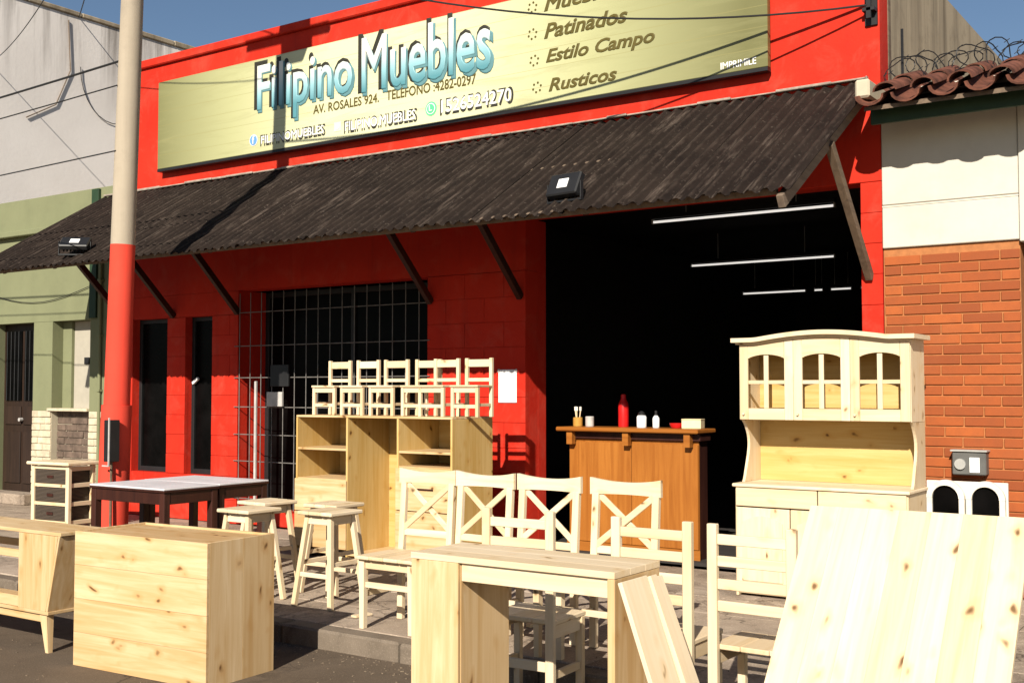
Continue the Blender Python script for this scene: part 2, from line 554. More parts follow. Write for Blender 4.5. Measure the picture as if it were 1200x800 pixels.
# paving slabs, each laid a little unevenly
SZX, SZY = 0.60, 0.5833
slab_meshes = []
for k in range(4):
    o = MB().box(-SZX / 2 + .004, SZX / 2 - .004, -SZY / 2 + .004, SZY / 2 - .004, -.05, 0, .005).build('paving_slab', SLAB)
    slab_meshes.append(o.data)
    bpy.data.objects.remove(o)
x = -16.2
while x < 3.0:
    for j in range(6):
        o = bpy.data.objects.new('paving_slab', random.choice(slab_meshes))
        col.objects.link(o)
        o.parent = pv
        o.location = (x, KY + .15 + SZY * (j + .5) + .004, random.uniform(-.004, 0.0))
        o.rotation_euler = (random.uniform(-.003, .003), random.uniform(-.003, .003), 0)
    x += SZX
kb = MB().box(-40, 40, KY + .01, KY + .14, -.16, -.02, 0).build('kerb', JOINT)
tag(kb, kind='structure')
km = MB().box(-.495, .495, 0, .148, -.15, .0, .014).build('kerb_stone', KERB)
kmd = km.data
bpy.data.objects.remove(km)
x = -17.0
while x < 3.5:
    o = bpy.data.objects.new('kerb_stone', kmd)
    col.objects.link(o)
    o.parent = kb
    o.location = (x, KY + random.uniform(-.006, .004), random.uniform(-.006, .002))
    o.rotation_euler = (0, random.uniform(-.004, .004), random.uniform(-.006, .006))
    x += 1.0

# ================================================================== RED SHOP
shop = thing('shop_building', 'bright red single storey shop with dark openings under a corrugated canopy', 'shop', (-7.4, 9, 0))
SX, SY = -7.4, 9.0
def S(mb, name, mat, parent=shop, smooth=False):
    """build from world coordinates under the shop root"""
    mb.v = [(a - SX, b - SY, c) for a, b, c in mb.v]
    return mb.build(name, mat, parent, smooth)

XL, XR = -12.1, -2.66
S(MB().box(XL, XR, 9.0, 9.22, 3.16, 5.50, .004), 'parapet_wall', RED)
S(MB().box(XL - .02, XR + .02, 8.955, 9.26, 5.50, 5.60, .012), 'coping', RED)
S(MB().box(XL, -6.03, 9.0, 9.22, 2.66, 3.157, 0), 'lintel_wall', RED)
S(MB().box(XL, -9.99, 9.0, 9.22, 2.39, 2.657, 0), 'lintel_wall', RED)
S(MB().box(XL, -11.88, 9.0, 9.22, 0, 2.387, 0), 'wall', RED)

def block_wall(x0, x1, z0, z1, bw, bh, name='wall'):
    back = S(MB().box(x0 + .003, x1 - .003, 9.007, 9.22, z0, z1, 0), name, RED)
    nrow = max(1, round((z1 - z0) / bh))
    bh = (z1 - z0) / nrow
    for r_ in range(nrow):
        xs = [x0]
        off = bw if r_ % 2 == 0 else bw / 2
        xx = x0 + off
        while xx < x1 - .08:
            xs.append(xx); xx += bw
        xs.append(x1)
        for a, b_ in zip(xs[:-1], xs[1:]):
            d = random.uniform(-.0015, .0015)
            S(MB().box(a + .0015, b_ - .0015, 8.999 + d, 9.05, z0 + bh * r_ + .0015, z0 + bh * (r_ + 1) - .0015, .003), 'block', RED, back)
block_wall(-11.88, -9.99, 0, .53, .47, .265, 'sill_wall')
block_wall(-11.23, -10.90, .533, 2.387, .60, .232, 'pillar')
block_wall(-10.43, -9.99, .533, 2.387, .60, .232, 'pillar')
block_wall(-7.22, -6.03, 0, 2.657, .47, .241, 'wall')
S(MB().box(-6.20, -6.032, 9.222, 9.36, 0, 3.157, 0), 'door_reveal', RED)
block_wall(-2.83, -2.66, 0, 3.157, .50, .243, 'pillar')
# recess reveals of the grilled opening and its sill
S(MB().box(-10.02, -9.99, 9.22, 9.50, 0, 2.66, 0), 'reveal', RED)
S(MB().box(-7.22, -7.19, 9.22, 9.50, 0, 2.66, 0), 'reveal', RED)
S(MB().box(-9.99, -7.22, 9.05, 9.50, 0, .16, .01), 'sill', RED)
# narrow windows
for x0, x1 in ((-11.88, -11.23), (-10.90, -10.43)):
    w = S(MB().box(x0, x0 + .05, 9.10, 9.16, .53, 2.39).box(x1 - .05, x1, 9.10, 9.16, .53, 2.39)
          .box(x0 + .05, x1 - .05, 9.10, 9.16, 2.34, 2.39).box(x0 + .05, x1 - .05, 9.10, 9.16, .53, .59), 'window', BLACK)
    S(MB().box(x0 + .045, x1 - .045, 9.125, 9.14, .585, 2.345, 0), 'pane', GLASS, w)
S(MB().bar((-10.86, 9.09, 1.60), (-10.76, 9.08, 1.66), .035, .03, (0, 0, 1)), 'latch', PAPER)
# grilled window: dark glazing and a light grey bar grille
w = S(MB().box(-9.99, -9.93, 9.42, 9.48, .16, 2.66).box(-7.28, -7.22, 9.42, 9.48, .16, 2.66)
      .box(-8.64, -8.58, 9.42, 9.48, .16, 2.66).box(-9.93, -8.64, 9.42, 9.48, 2.6, 2.66).box(-8.58, -7.28, 9.42, 9.48, 2.6, 2.66)
      .box(-9.93, -8.64, 9.42, 9.48, .16, .23).box(-8.58, -7.28, 9.42, 9.48, .16, .23), 'window', BLACK)
for a, b_ in ((-9.93, -8.64), (-8.58, -7.28)):
    S(MB().box(a - .005, b_ + .005, 9.445, 9.455, .22, 2.61, 0), 'pane', GLASS, w)
gr = S(MB().tube((-10.03, 8.985, .72), (-7.18, 8.985, .72), .0055, n=6), 'grille', GRILLE)
for z in (.30, 1.02, 1.33, 1.66, 2.02, 2.40):
    S(MB().tube((-10.03, 8.985, z), (-7.18, 8.985, z), .0055, n=6), 'grille_bar', GRILLE, gr)
x = -9.93
while x < -7.2:
    S(MB().tube((x, 8.972, .2), (x, 8.972, 2.62), .005, n=6), 'grille_bar', GRILLE, gr)
    x += .175
S(MB().box(-9.65, -9.62, 8.935, 8.964, .16, 1.62, .005), 'gate_stile', GALV, gr)
S(MB().box(-9.44, -9.20, 8.925, 8.955, 1.34, 1.50, .004), 'lock_plate', GALV, gr)
S(MB().box(-9.40, -9.12, 8.94, 8.966, 1.56, 1.80, .004), 'lock_box', BLACK, gr)
# interior: floor, ceiling, walls, back
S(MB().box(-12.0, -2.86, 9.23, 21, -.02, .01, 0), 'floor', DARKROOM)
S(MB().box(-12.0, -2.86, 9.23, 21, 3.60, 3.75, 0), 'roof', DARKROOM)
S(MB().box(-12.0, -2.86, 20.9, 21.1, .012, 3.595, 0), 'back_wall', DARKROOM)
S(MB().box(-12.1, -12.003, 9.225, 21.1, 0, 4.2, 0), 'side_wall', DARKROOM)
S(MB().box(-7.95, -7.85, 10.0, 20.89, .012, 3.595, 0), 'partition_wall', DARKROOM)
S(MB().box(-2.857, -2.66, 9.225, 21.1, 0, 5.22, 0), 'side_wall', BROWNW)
S(MB().box(-2.72, -2.655, 9.222, 9.30, 3.9, 5.55, .006), 'drain_pipe', GREYWOOD)

# fluorescent battens hung in the dark showroom
def batten(x0, x1, y, z, label):
    t = thing('fluorescent_light', label, 'light', ((x0 + x1) / 2, y, z), 0, 'fluorescent tubes in the dark showroom')
    L = (x1 - x0) / 2
    MB().box(-L, L, -.035, .035, .03, .07).build('housing', BLACK, t)
    MB().tube((-L + .02, 0, 0), (L - .02, 0, 0), .013, n=8).build('tube', TUBE, t, True)
    MB().box(-L, -L + .02, -.02, .02, -.02, .03).box(L - .02, L, -.02, .02, -.02, .03).build('end_cap', GREYMET, t)
    for s_ in (-1, 1):
        MB().tube((s_ * L * .6, 0, .07), (s_ * L * .6, 0, 3.6 - z), .006, n=5).build('hanger', GREYMET, t)
batten(-5.72, -3.70, 11.0, 3.33, 'lit tube hung just inside the shop doorway, lowest under the canopy edge')
batten(-6.70, -4.72, 14.0, 3.19, 'lit tube in the middle of the dark showroom')
for k, (a, b_) in enumerate(((-7.24, -6.19), (-6.08, -5.92), (-5.82, -5.48), (-5.36, -5.14))):
    batten(a, b_, 17.0, 3.05, ['long lit tube in the row deepest inside the showroom', 'very short lit tube beside the long one, deepest row of the showroom',
           'half length lit tube in the row deepest inside the showroom', 'short lit tube in the row deepest inside the showroom'][k])

# ================================================================== CANOPY
CW, CS = 1.85, 0.61                     # projection and fall per metre
CZ = 3.97
can = thing('corrugated_canopy', 'long weathered dark corrugated canopy sloping over the red shopfront', 'canopy', (-7.4, 9, 0))
def C_(mb, name, mat, parent=can, smooth=False):
    mb.v = [(a - SX, b - SY, c) for a, b, c in mb.v]
    return mb.build(name, mat, parent, smooth)
ang = math.atan(CS)
LEN = CW / math.cos(ang)
PITCH, AMP = 0.110, 0.0135
def sheet(w, rag):
    n = round(w / PITCH * 8)
    rows = 8
    mb = MB()
    vv, ff = [], []
    for side in (0, 1):
        for j in range(rows + 1):
            for i in range(n + 1):
                x_ = i * w / n
                s_ = j / rows * LEN
                if j == rows:
                    s_ += random.uniform(-rag, rag)
                z_ = AMP * math.cos(2 * math.pi * x_ / PITCH) - side * .007
                vv.append((x_, -s_, z_))
    m_ = (rows + 1) * (n + 1)
    for j in range(rows):
        for i in range(n):
            a = j * (n + 1) + i
            ff.append((a, a + 1, a + n + 2, a + n + 1))
            ff.append((m_ + a, m_ + a + n + 1, m_ + a + n + 2, m_ + a + 1))
    for i in range(n):
        a = rows * (n + 1) + i
        ff.append((a, a + 1, m_ + a + 1, m_ + a))
        ff.append((m_ + i, m_ + i + 1, i + 1, i))
    for j in range(rows):
        a = j * (n + 1)
        ff.append((a, a + n + 1, m_ + a + n + 1, m_ + a))
        a += n
        ff.append((a + n + 1, a, m_ + a, m_ + a + n + 1))
    return mb.add(vv, ff)
NS = 11
SW = PITCH * 8
x = -2.75 - NS * SW - 0.02
shm = []
for k in range(3):
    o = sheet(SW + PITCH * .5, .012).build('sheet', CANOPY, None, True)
    shm.append(o.data)
    bpy.data.objects.remove(o)
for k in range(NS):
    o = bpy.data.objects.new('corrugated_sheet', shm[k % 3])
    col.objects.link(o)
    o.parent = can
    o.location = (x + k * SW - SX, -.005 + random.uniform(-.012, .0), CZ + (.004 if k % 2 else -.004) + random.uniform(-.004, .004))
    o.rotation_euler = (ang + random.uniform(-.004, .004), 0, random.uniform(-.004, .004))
CXL = x
# flashing strip of mortar along the wall joint
pts = []
mb = MB()
xx = CXL
while xx < -2.76:
    w_ = random.uniform(.18, .5)
    w_ = min(w_, -2.75 - xx)
    mb.box(xx, xx + w_, 8.945 + random.uniform(-.012, .012), 8.998, CZ + .004, CZ + .026 + random.uniform(-.012, .008), .006)
    xx += w_
C_(mb, 'flashing', FLASH)
# timber frame under the sheets
def under(y):                 # height of the sheet underside at depth y
    return CZ - (9 - y) * CS - AMP - .035
RX = [-12.05, -11.1, -9.98, -8.6, -7.17, -6.08, -4.4, -2.78]
for k, rx in enumerate(RX):
    C_(MB().bar((rx, 8.99, under(8.99) - .05), (rx, 7.17 if k == 7 else 7.36, under(7.17 if k == 7 else 7.36) - .05), .05, .09), 'rafter', GREYWOOD if k == 7 else DARKWOOD)
for y in (7.22, 8.1):
    C_(MB().bar((CXL + .05, y, under(y) + .006), (-2.82, y, under(y) + .006), .035, .05, (0, 1, CS)), 'purlin', GREYWOOD)
for rx in (-12.05, -11.1, -9.98, -7.17, -6.08, -2.76):
    C_(MB().bar((rx, 8.99, 2.40), (rx, 8.08, 3.30), .055, .07), 'strut', DARKWOOD if rx < -5 else GREYWOOD)

# floodlights on the canopy
def floodlight(loc, rz, tilt, label):
    t = thing('floodlight', label, 'floodlight', loc, rz, 'floodlights on the canopy')
    M_ = Matrix.Rotation(R(tilt), 4, 'X')
    def T(mb): mb.v = [tuple(M_ @ Vector(p) + V(0, 0, .13)) for p in mb.v]; return mb
    T(MB().box(-.17, .17, -.03, .04, -.11, .11, .012)).build('housing', BLACK, t)
    mbf = MB()
    for k in range(7): mbf.box(-.13 + k * .04, -.12 + k * .04, .04, .075, -.09, .09, .002)
    T(mbf).build('cooling_fin', BLACK, t)
    T(MB().box(-.055, .055, -.036, -.028, -.045, .045, .002)).build('lamp', PAPER, t)
    MB().box(-.19, -.178, -.02, .02, .0, .15).box(.178, .19, -.02, .02, .0, .15).box(-.19, .19, -.025, .025, -.02, .0).build('bracket', BLACK, t)
    t.scale = (.88, .88, .88)
    return t
floodlight((-4.55, 7.33, 2.955), -8, -25, 'black floodlight with white lamp square on the canopy above the open doorway')
floodlight((-10.62, 7.30, 2.955), 40, -55, 'black floodlight tilted up on the canopy end beside the green house')

# ================================================================== SIGN BOARD
def signprint():
    m, nt, b = new_mat('printed_sign')
    tc = N(nt, 'ShaderNodeTexCoord')
    sp = N(nt, 'ShaderNodeSeparateXYZ')
    nt.links.new(tc.outputs['Object'], sp.inputs[0])
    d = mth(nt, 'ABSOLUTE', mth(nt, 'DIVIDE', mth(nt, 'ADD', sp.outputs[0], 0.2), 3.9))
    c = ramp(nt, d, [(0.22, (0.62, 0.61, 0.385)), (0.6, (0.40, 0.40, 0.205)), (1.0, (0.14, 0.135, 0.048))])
    v = coords(nt, (0.12, 1, 1), rnd=False)
    g_ = noise(nt, v, 9, 6, 0.65, 0.8)
    c = mixc(nt, mth(nt, 'MULTIPLY', ramp(nt, g_, [(0.5, (0, 0, 0)), (0.75, (1, 1, 1))]), 0.5), c, (0.27, 0.26, 0.12))
    # printed plank joints
    fr = mth(nt, 'FRACT', mth(nt, 'MULTIPLY', mth(nt, 'ADD', sp.outputs[2], 10.02), 5.6))
    ln = mth(nt, 'LESS_THAN', fr, 0.04)
    c = mixc(nt, mth(nt, 'MULTIPLY', ln, 0.4), c, (0.25, 0.22, 0.08))
    nt.links.new(c, b.inputs['Base Color'])
    b.inputs['Roughness'].default_value = 0.45
    return m
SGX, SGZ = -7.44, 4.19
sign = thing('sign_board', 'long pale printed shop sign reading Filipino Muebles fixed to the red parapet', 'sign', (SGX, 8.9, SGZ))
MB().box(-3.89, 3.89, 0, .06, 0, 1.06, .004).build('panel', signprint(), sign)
MB().box(-3.86, 3.86, .062, .098, .03, 1.03, 0).build('backing_frame', BLACK, sign)
MB().box(-3.89, 3.89, -.004, .07, -.035, -.002, .002).build('bottom_trim', BLACK, sign)

def text_mesh(body, shear=0.0, offset=0.0, extrude=0.002, spacing=1.0, res=3):
    cu = bpy.data.curves.new('txt', 'FONT')
    cu.body = body
    cu.shear = shear
    cu.bevel_depth = offset
    cu.bevel_resolution = 0
    cu.extrude = extrude
    cu.space_character = spacing
    cu.resolution_u = res
    o = bpy.data.objects.new('txt', cu)
    col.objects.link(o)
    bpy.context.view_layer.update()
    me = bpy.data.meshes.new_from_object(o.evaluated_get(bpy.context.evaluated_depsgraph_get()))
    bpy.data.objects.remove(o)
    return me

def lettering(name, body, x0, x1, z0, z1, y, mat, parent, shear=0, offset=0, spacing=1.0, grow=0.0, th=.003, origin=(SGX, SGZ)):
    me = text_mesh(body, shear, offset, .002, spacing)
    xs = [v.co.x for v in me.vertices]; ys = [v.co.y for v in me.vertices]; zs = [v.co.z for v in me.vertices]
    ax, bx, ay, by, az, bz = min(xs), max(xs), min(ys), max(ys), min(zs), max(zs)
    for v in me.vertices:
        X = x0 - grow + (v.co.x - ax) / (bx - ax) * (x1 - x0 + 2 * grow) - origin[0]
        Z = z0 - grow + (v.co.y - ay) / (by - ay) * (z1 - z0 + 2 * grow) - origin[1]
        Yv = y - (v.co.z - az) / max(1e-6, bz - az) * th
        v.co = (X, Yv, Z)
    me.materials.clear()
    me.materials.append(mat)
    o = bpy.data.objects.new(name, me)
    col.objects.link(o)
    o.parent = parent
    return o

def gradmat():
    m, nt, b = new_mat('teal_gradient_print')
    tc = N(nt, 'ShaderNodeTexCoord')
    sp = N(nt, 'ShaderNodeSeparateXYZ')
    nt.links.new(tc.outputs['Object'], sp.inputs[0])
    c = ramp(nt, mth(nt, 'SUBTRACT', sp.outputs[2], 0.25), [(0.22, (0.08, 0.24, 0.28)), (0.38, (0.24, 0.45, 0.50)), (0.62, (0.66, 0.66, 0.60))])
    nt.links.new(c, b.inputs['Base Color'])
    b.inputs['Roughness'].default_value = 0.5
    return m
GRAD = gradmat()
INK = plain('black_print', (0.03, 0.028, 0.02), 0.5)
BROWNINK = plain('brown_print', (0.09, 0.07, 0.015), 0.5)
WHITEP = plain('white_print', (0.7, 0.7, 0.7), 0.5, 0.02)
TEALSH = plain('teal_shade_print', (0.10, 0.22, 0.24), 0.5)
for body, x0, x1, z0, z1 in (('Filipino', -9.60, -8.16, 4.50, 5.17), ('Muebles', -8.03, -6.36, 4.62, 5.21)):
    lettering('lettering', body, x0 - .035, x1 - .02, z0 + .02, z1 + .035, -.001, INK, sign, 0, .018, 1.0, .018, .002)
    lettering('lettering', body, x0 + .02, x1 + .03, z0 - .03, z1 - .02, -.0035, TEALSH, sign, 0, .018, 1.0, .008, .0015)
    lettering('lettering', body, x0, x1, z0, z1, -.006, GRAD, sign, 0, .018, 1.0, 0, .003)
lettering('lettering', 'AV. ROSALES 924.', -8.73, -7.79, 4.50, 4.60, -.001, BROWNINK, sign, 0, .02)
lettering('lettering', 'TELEFONO :4282-0297', -7.69, -6.54, 4.50, 4.605, -.001, BROWNINK, sign, 0, .02)
for body, x0, x1, z0, z1 in (('FILIPINOMUEBLES', -9.53, -8.57, 4.275, 4.365), ('FILIPINO.MUEBLES', -8.26, -7.30, 4.255, 4.355), ('1526524270', -6.97, -6.12, 4.27, 4.40)):
    lettering('lettering', body, x0 - .008, x1 + .015, z0 - .018, z1 + .008, -.001, INK, sign, 0, .012, 1.0, .008, .0015)
    lettering('lettering', body, x0, x1, z0, z1, -.003, WHITEP, sign, 0, .012, 1.0, 0, .003)
def disc(cx_, cz_, r, mat, y, name='icon', th=.003):
    return MB().tube((cx_ - SGX, y, cz_ - SGZ), (cx_ - SGX, y - th, cz_ - SGZ), r, n=24).build(name, mat, sign)
disc(-9.655, 4.335, .065, WHITEP, -.001)
disc(-9.655, 4.335, .056, plain('blue_print', (0.12, 0.28, 0.55), 0.5), -.0042)
lettering('lettering', 'f', -9.675, -9.635, 4.29, 4.385, -.0075, WHITEP, sign, 0, .03)
MB().box(-8.42 - SGX, -8.32 - SGX, -.004, -.0005, 4.27 - SGZ, 4.37 - SGZ, .001).build('icon', plain('pale_pink_print', (0.78, 0.68, 0.52), 0.5), sign)
disc(-8.37, 4.32, .028, WHITEP, -.0045)
disc(-7.10, 4.335, .072, plain('green_print', (0.10, 0.55, 0.25), 0.5), -.001)
disc(-7.10, 4.335, .056, WHITEP, -.0045)
disc(-7.10, 4.335, .046, bpy.data.materials['green_print'], -.008)
lettering('lettering', 'L', -7.12, -7.08, 4.31, 4.365, -.0115, WHITEP, sign, 0, .03)
for body, x0, x1, z0, z1 in (('Muebles', -5.75, -4.95, 5.06, 5.20), ('Patinados', -5.75, -4.86, 4.80, 4.945),
                             ('Estilo Campo', -5.73, -4.59, 4.535, 4.70), ('Rusticos', -5.70, -4.97, 4.295, 4.42)):
    lettering('lettering', body, x0, x1, z0, z1, -.001, BROWNINK, sign, .28, .030)
    for k in range(6):
        a = k * math.pi / 3 + .3
        bx_, bz_ = x0 - .13 + .045 * math.cos(a), (z0 + z1) / 2 + .045 * math.sin(a)
        disc(bx_, bz_, .011, BROWNINK, -.001, 'bullet_mark', .002)
lettering('lettering', 'IMPRIMILE', -3.97, -3.65, 4.225, 4.285, -.001, WHITEP, sign, 0, .02)

# ================================================================== GREEN HOUSE (far side of the shop)
GX, GY = -14.1, 9.0
gh = thing('green_house', 'pale green low house with dark door and stone-clad base beside the red shop', 'house', (GX, GY, 0))
def G(mb, name, mat, parent=gh, smooth=False):
    mb.v = [(a - GX, b - GY, c) for a, b, c in mb.v]
    return mb.build(name, mat, parent, smooth)
G(MB().box(-15.99, -12.11, 9.0, 9.25, 2.43, 3.60, 0), 'wall', GREEN)
G(MB().box(-15.99, -12.11, 9.03, 9.25, 3.68, 4.12, .006), 'parapet', GREEN)
G(MB().box(-15.99, -12.11, 8.90, 9.25, 3.603, 3.677, .008), 'cornice', GREEN)
G(MB().box(-13.97, -13.55, 9.0, 9.25, 1.25, 2.427, 0), 'wall', GREEN)
G(MB().box(-12.74, -12.11, 9.0, 9.25, 1.25, 2.427, 0), 'wall', GREEN)
G(MB().box(-15.99, -14.90, 9.0, 9.25, 0, 2.427, 0), 'wall', GREEN)
G(MB().box(-13.97, -13.55, 9.005, 9.25, 0, 1.247, 0), 'wall', CREAM)
G(MB().box(-13.55, -12.74, 9.105, 9.25, 0, 1.247, 0), 'wall', CREAM)
G(MB().box(-12.74, -12.11, 9.005, 9.25, 0, 1.247, 0), 'wall', CREAM)
# stone veneer courses
clad = G(MB().box(-13.97, -12.11, 9.255, 9.262, 0, 1.25, 0), 'stone_cladding', CREAM)
DSTONE = plain('dark_stone', (0.12, 0.085, 0.065), 0.85, 0.4, 10)
LSTONE = plain('light_stone', (0.50, 0.43, 0.31), 0.85, 0.25, 10)
for x0, x1, yf, mm in ((-13.97, -13.55, 9.0, LSTONE), (-13.55, -12.74, 9.10, DSTONE), (-12.74, -12.11, 9.0, LSTONE)):
    z = .02
    r_ = 0
    while z < 1.2:
        xx = x0
        first = True
        while xx < x1 - .02:
            w_ = random.uniform(.22, .42)
            if first and r_ % 2: w_ *= .5
            first = False
            e_ = min(xx + w_, x1)
            if x1 - e_ < .08: e_ = x1
            G(MB().box(xx + .004, e_ - .004, yf - random.uniform(.008, .02), yf + .05, z + .004, z + .084, .006), 'stone', mm, clad)
            xx = e_
        z += .088
        r_ += 1
# recessed window niche with pale shutter
G(MB().box(-13.55, -13.36, 9.16, 9.24, 1.25, 2.427, 0), 'niche_side', GREEN)
G(MB().box(-13.36, -12.745, 9.20, 9.24, 1.26, 2.427, .004), 'shutter', plain('pale_shutter', (0.36, 0.33, 0.27), 0.6, 0.06))
G(MB().box(-13.12, -13.02, 9.18, 9.198, 1.86, 1.95, .003), 'shutter_plate', BLACK)
G(MB().box(-13.6, -12.74, 8.96, 9.24, 1.247, 1.285, .005), 'sill', LSTONE)
# panelled door
dr = G(MB().box(-14.90, -13.97, 9.16, 9.20, .14, 2.427, 0), 'door', DARKDOOR)
for x0, x1 in ((-14.84, -14.47), (-14.40, -14.03)):
    for z0, z1 in ((.25, .95), (1.05, 1.30)):
        G(MB().box(x0, x1, 9.14, 9.165, z0, z1, .012), 'panel', DARKDOOR, dr)
    G(MB().box(x0, x1, 9.145, 9.158, 1.38, 2.33, 0), 'pane', GLASS, dr)
    for k in range(4):
        xb = x0 + .05 + k * .09
        G(MB().tube((xb, 9.13, 1.38), (xb, 9.13, 2.33), .007, n=5), 'bar', BLACK, dr)
G(MB().tube((-14.44, 9.15, 1.12), (-14.44, 9.10, 1.12), .025, n=10), 'handle', GALV, dr)
G(MB().box(-14.95, -13.9, 8.85, 9.16, 0, .14, .008), 'step', SLAB)
G(MB().box(-12.74, -12.60, 8.97, 9.0, 2.44, 3.598, .004).box(-12.74, -12.60, 8.985, 9.03, 3.685, 4.10, .004), 'shadow_strip', DGREEN)  # shadow band on the house front, built as a dark green strip
G(MB().tube((-12.50, 8.97, 0.1), (-12.50, 8.97, 3.58), .022, n=10), 'downpipe', GREEN, smooth=True)
for z in (1.5, 2.2, 2.9, 3.45):
    G(MB().box(-12.535, -12.465, 8.94, 8.999, z, z + .03, .002), 'pipe_clip', GREEN)
G(MB().box(-15.99, -12.11, 9.26, 20, 3.50, 3.66, 0), 'roof', BROWNW)
# wire loop drooping on the wall
G(MB().path([(-15.0 + k * .25, 8.98, 2.85 - .16 * math.sin(k / 9 * math.pi)) for k in range(10)], .005, 5), 'wall_cable', RUBBER)

# ================================================================== GREY TALL BUILDING
gb = thing('grey_building', 'tall grey blank side wall with dark damp streaks behind the green house', 'building', (-20, 14, 0))
MB().box(-4, 4, -4.9, 12, 0, 7.5, 0).build('wall', GREYW, gb)
mb = MB()
yy = -4.9
while yy < 12:
    w_ = random.uniform(.5, 1.4)
    mb.box(3.80, 4.03, yy + .005, min(yy + w_, 12), 7.503, 7.56 + random.uniform(0, .04), .015)
    yy += w_
mb.build('coping', BROWNW, gb)
MB().path([(4.02, -3.2, 7.4), (4.02, -3.15, 6.6), (4.02, -3.4, 6.0), (4.02, -3.9, 5.7)], .010, 5).build('conduit', GREYWOOD, gb)
MB().path([(4.02, -2.35 + .62 * math.cos(t), 6.7 + .8 * math.sin(t)) for t in [math.pi + k * math.pi / 14 for k in range(15)]], .007, 5).build('looped_wire', RUBBER, gb)

# ================================================================== BRICK HOUSE (near side of the shop)
BX, BY = -1.6, 9.0
bh_ = thing('brick_house', 'orange brick and white house with clay tile eaves right of the red shop', 'house', (BX, BY, 0))
def B(mb, name, mat, parent=bh_, smooth=False):
    mb.v = [(a - BX, b - BY, c) for a, b, c in mb.v]
    return mb.build(name, mat, parent, smooth)
bw = B(MB().box(-2.655, -1.66, 9.012, 9.25, 0, 2.62, 0), 'brick_wall', MORTAR)
PB, HB = 0.285, 0.0775
nr = int(2.62 / HB)
for r_ in range(nr):
    xx = -2.645 - (PB * (.5 if r_ % 2 else 0)) + random.uniform(-.012, .012)
    while xx < -1.665:
        a, b_ = max(xx, -2.645), min(xx + PB - .011, -1.664)
        if b_ - a > .03:
            B(MB().box(a, b_, 9.0 + random.uniform(-.002, .002), 9.06, r_ * HB + .008, (r_ + 1) * HB - .003, .0035), 'brick', BRICK, bw)
        xx += PB
B(MB().box(-2.655, -1.66, 8.985, 9.25, 2.622, 2.94, .006), 'white_wall', WHITEW)
B(MB().box(-2.655, -1.66, 8.990, 9.25, 2.943, 2.957, 0), 'wall_joint', WHITEW)
B(MB().box(-2.655, -1.66, 8.985, 9.25, 2.960, 3.86, .006), 'white_wall', WHITEW)
# doorway and the rest of the front
B(MB().box(-1.655, -.75, 9.20, 9.25, 0, 2.60, 0), 'door', DARKDOOR)
B(MB().box(-1.655, -.75, 8.965, 9.25, 2.603, 3.85, .006), 'white_wall', WHITEW)
B(MB().box(-.748, 4.0, 8.985, 9.25, 0, 3.86, .006), 'white_wall', WHITEW)
# eaves: green board and barrel tiles
EY = 8.35
B(MB().bar((-2.62, 8.62, 3.58), (4.0, 8.62, 3.58), .03, .12, (0, 1, 0)), 'fascia_board', DGREEN)
B(MB().add([(-2.62, 8.45, 3.62), (4, 8.45, 3.62), (4, 9.3, 3.90), (-2.62, 9.3, 3.90), (-2.62, 8.45, 3.59), (4, 8.45, 3.59), (4, 9.3, 3.868), (-2.62, 9.3, 3.868)],
           [(0, 1, 2, 3), (7, 6, 5, 4), (0, 4, 5, 1), (1, 5, 6, 2), (2, 6, 7, 3), (3, 7, 4, 0)]), 'soffit', GREYWOOD)
def barrel(r0, r1, L, up):
    n = 9
    mb = MB()
    vv, ff = [], []
    for th_ in (0, .014):
        for j, (r, y) in enumerate(((r0, 0), (r1, L))):
            for i in range(n):
                t = math.pi * i / (n - 1)
                rr = r - th_
                z = rr * math.sin(t) * .75
                vv.append((rr * math.cos(t), y, z if up else -z))
    q = 2 * n
    for i in range(n - 1):
        ff += [(i, i + 1, n + i + 1, n + i), (q + i, q + n + i, q + n + i + 1, q + i + 1), (i, q + i, q + i + 1, i + 1), (n + i, n + i + 1, q + n + i + 1, q + n + i)]
    ff += [(0, n, q + n, q), (n - 1, q + n - 1, q + 2 * n - 1, 2 * n - 1)]
    return mb.add(vv, ff)
mu = barrel(.09, .075, .48, True).build('t', TILE, None, True)
md = barrel(.105, .085, .48, False).build('t', TILE, None, True)
tang = math.atan2(.28, .85)
for row in range(2):
    x = -2.56
    while x < 1.2:
        for me_, dx, dz in ((md.data, 0, .075), (mu.data, .13, .085)):
            o = bpy.data.objects.new('roof_tile', me_)
            col.objects.link(o)
            o.parent = bh_
            yy = EY + row * .42
            o.location = (x + dx - BX + random.uniform(-.008, .008), yy - BY + random.uniform(-.012, .012),
                          3.61 + (yy - EY) * .33 + dz + row * .012 + random.uniform(-.004, .004))
            o.rotation_euler = (tang + random.uniform(-.015, .015), random.uniform(-.03, .03), random.uniform(-.02, .02))
        x += .262
bpy.data.objects.remove(mu); bpy.data.objects.remove(md)
B(MB().box(-2.655, 4, 9.28, 20, 3.70, 3.88, 0), 'roof', BROWNW)
B(MB().box(-1.35, 4, 10.6, 10.8, 3.885, 4.55, .01), 'roof_parapet', WHITEW)
B(MB().box(-2.68, -2.57, 8.42, 8.98, 3.69, 3.83, .015), 'corner_block', CREAM)

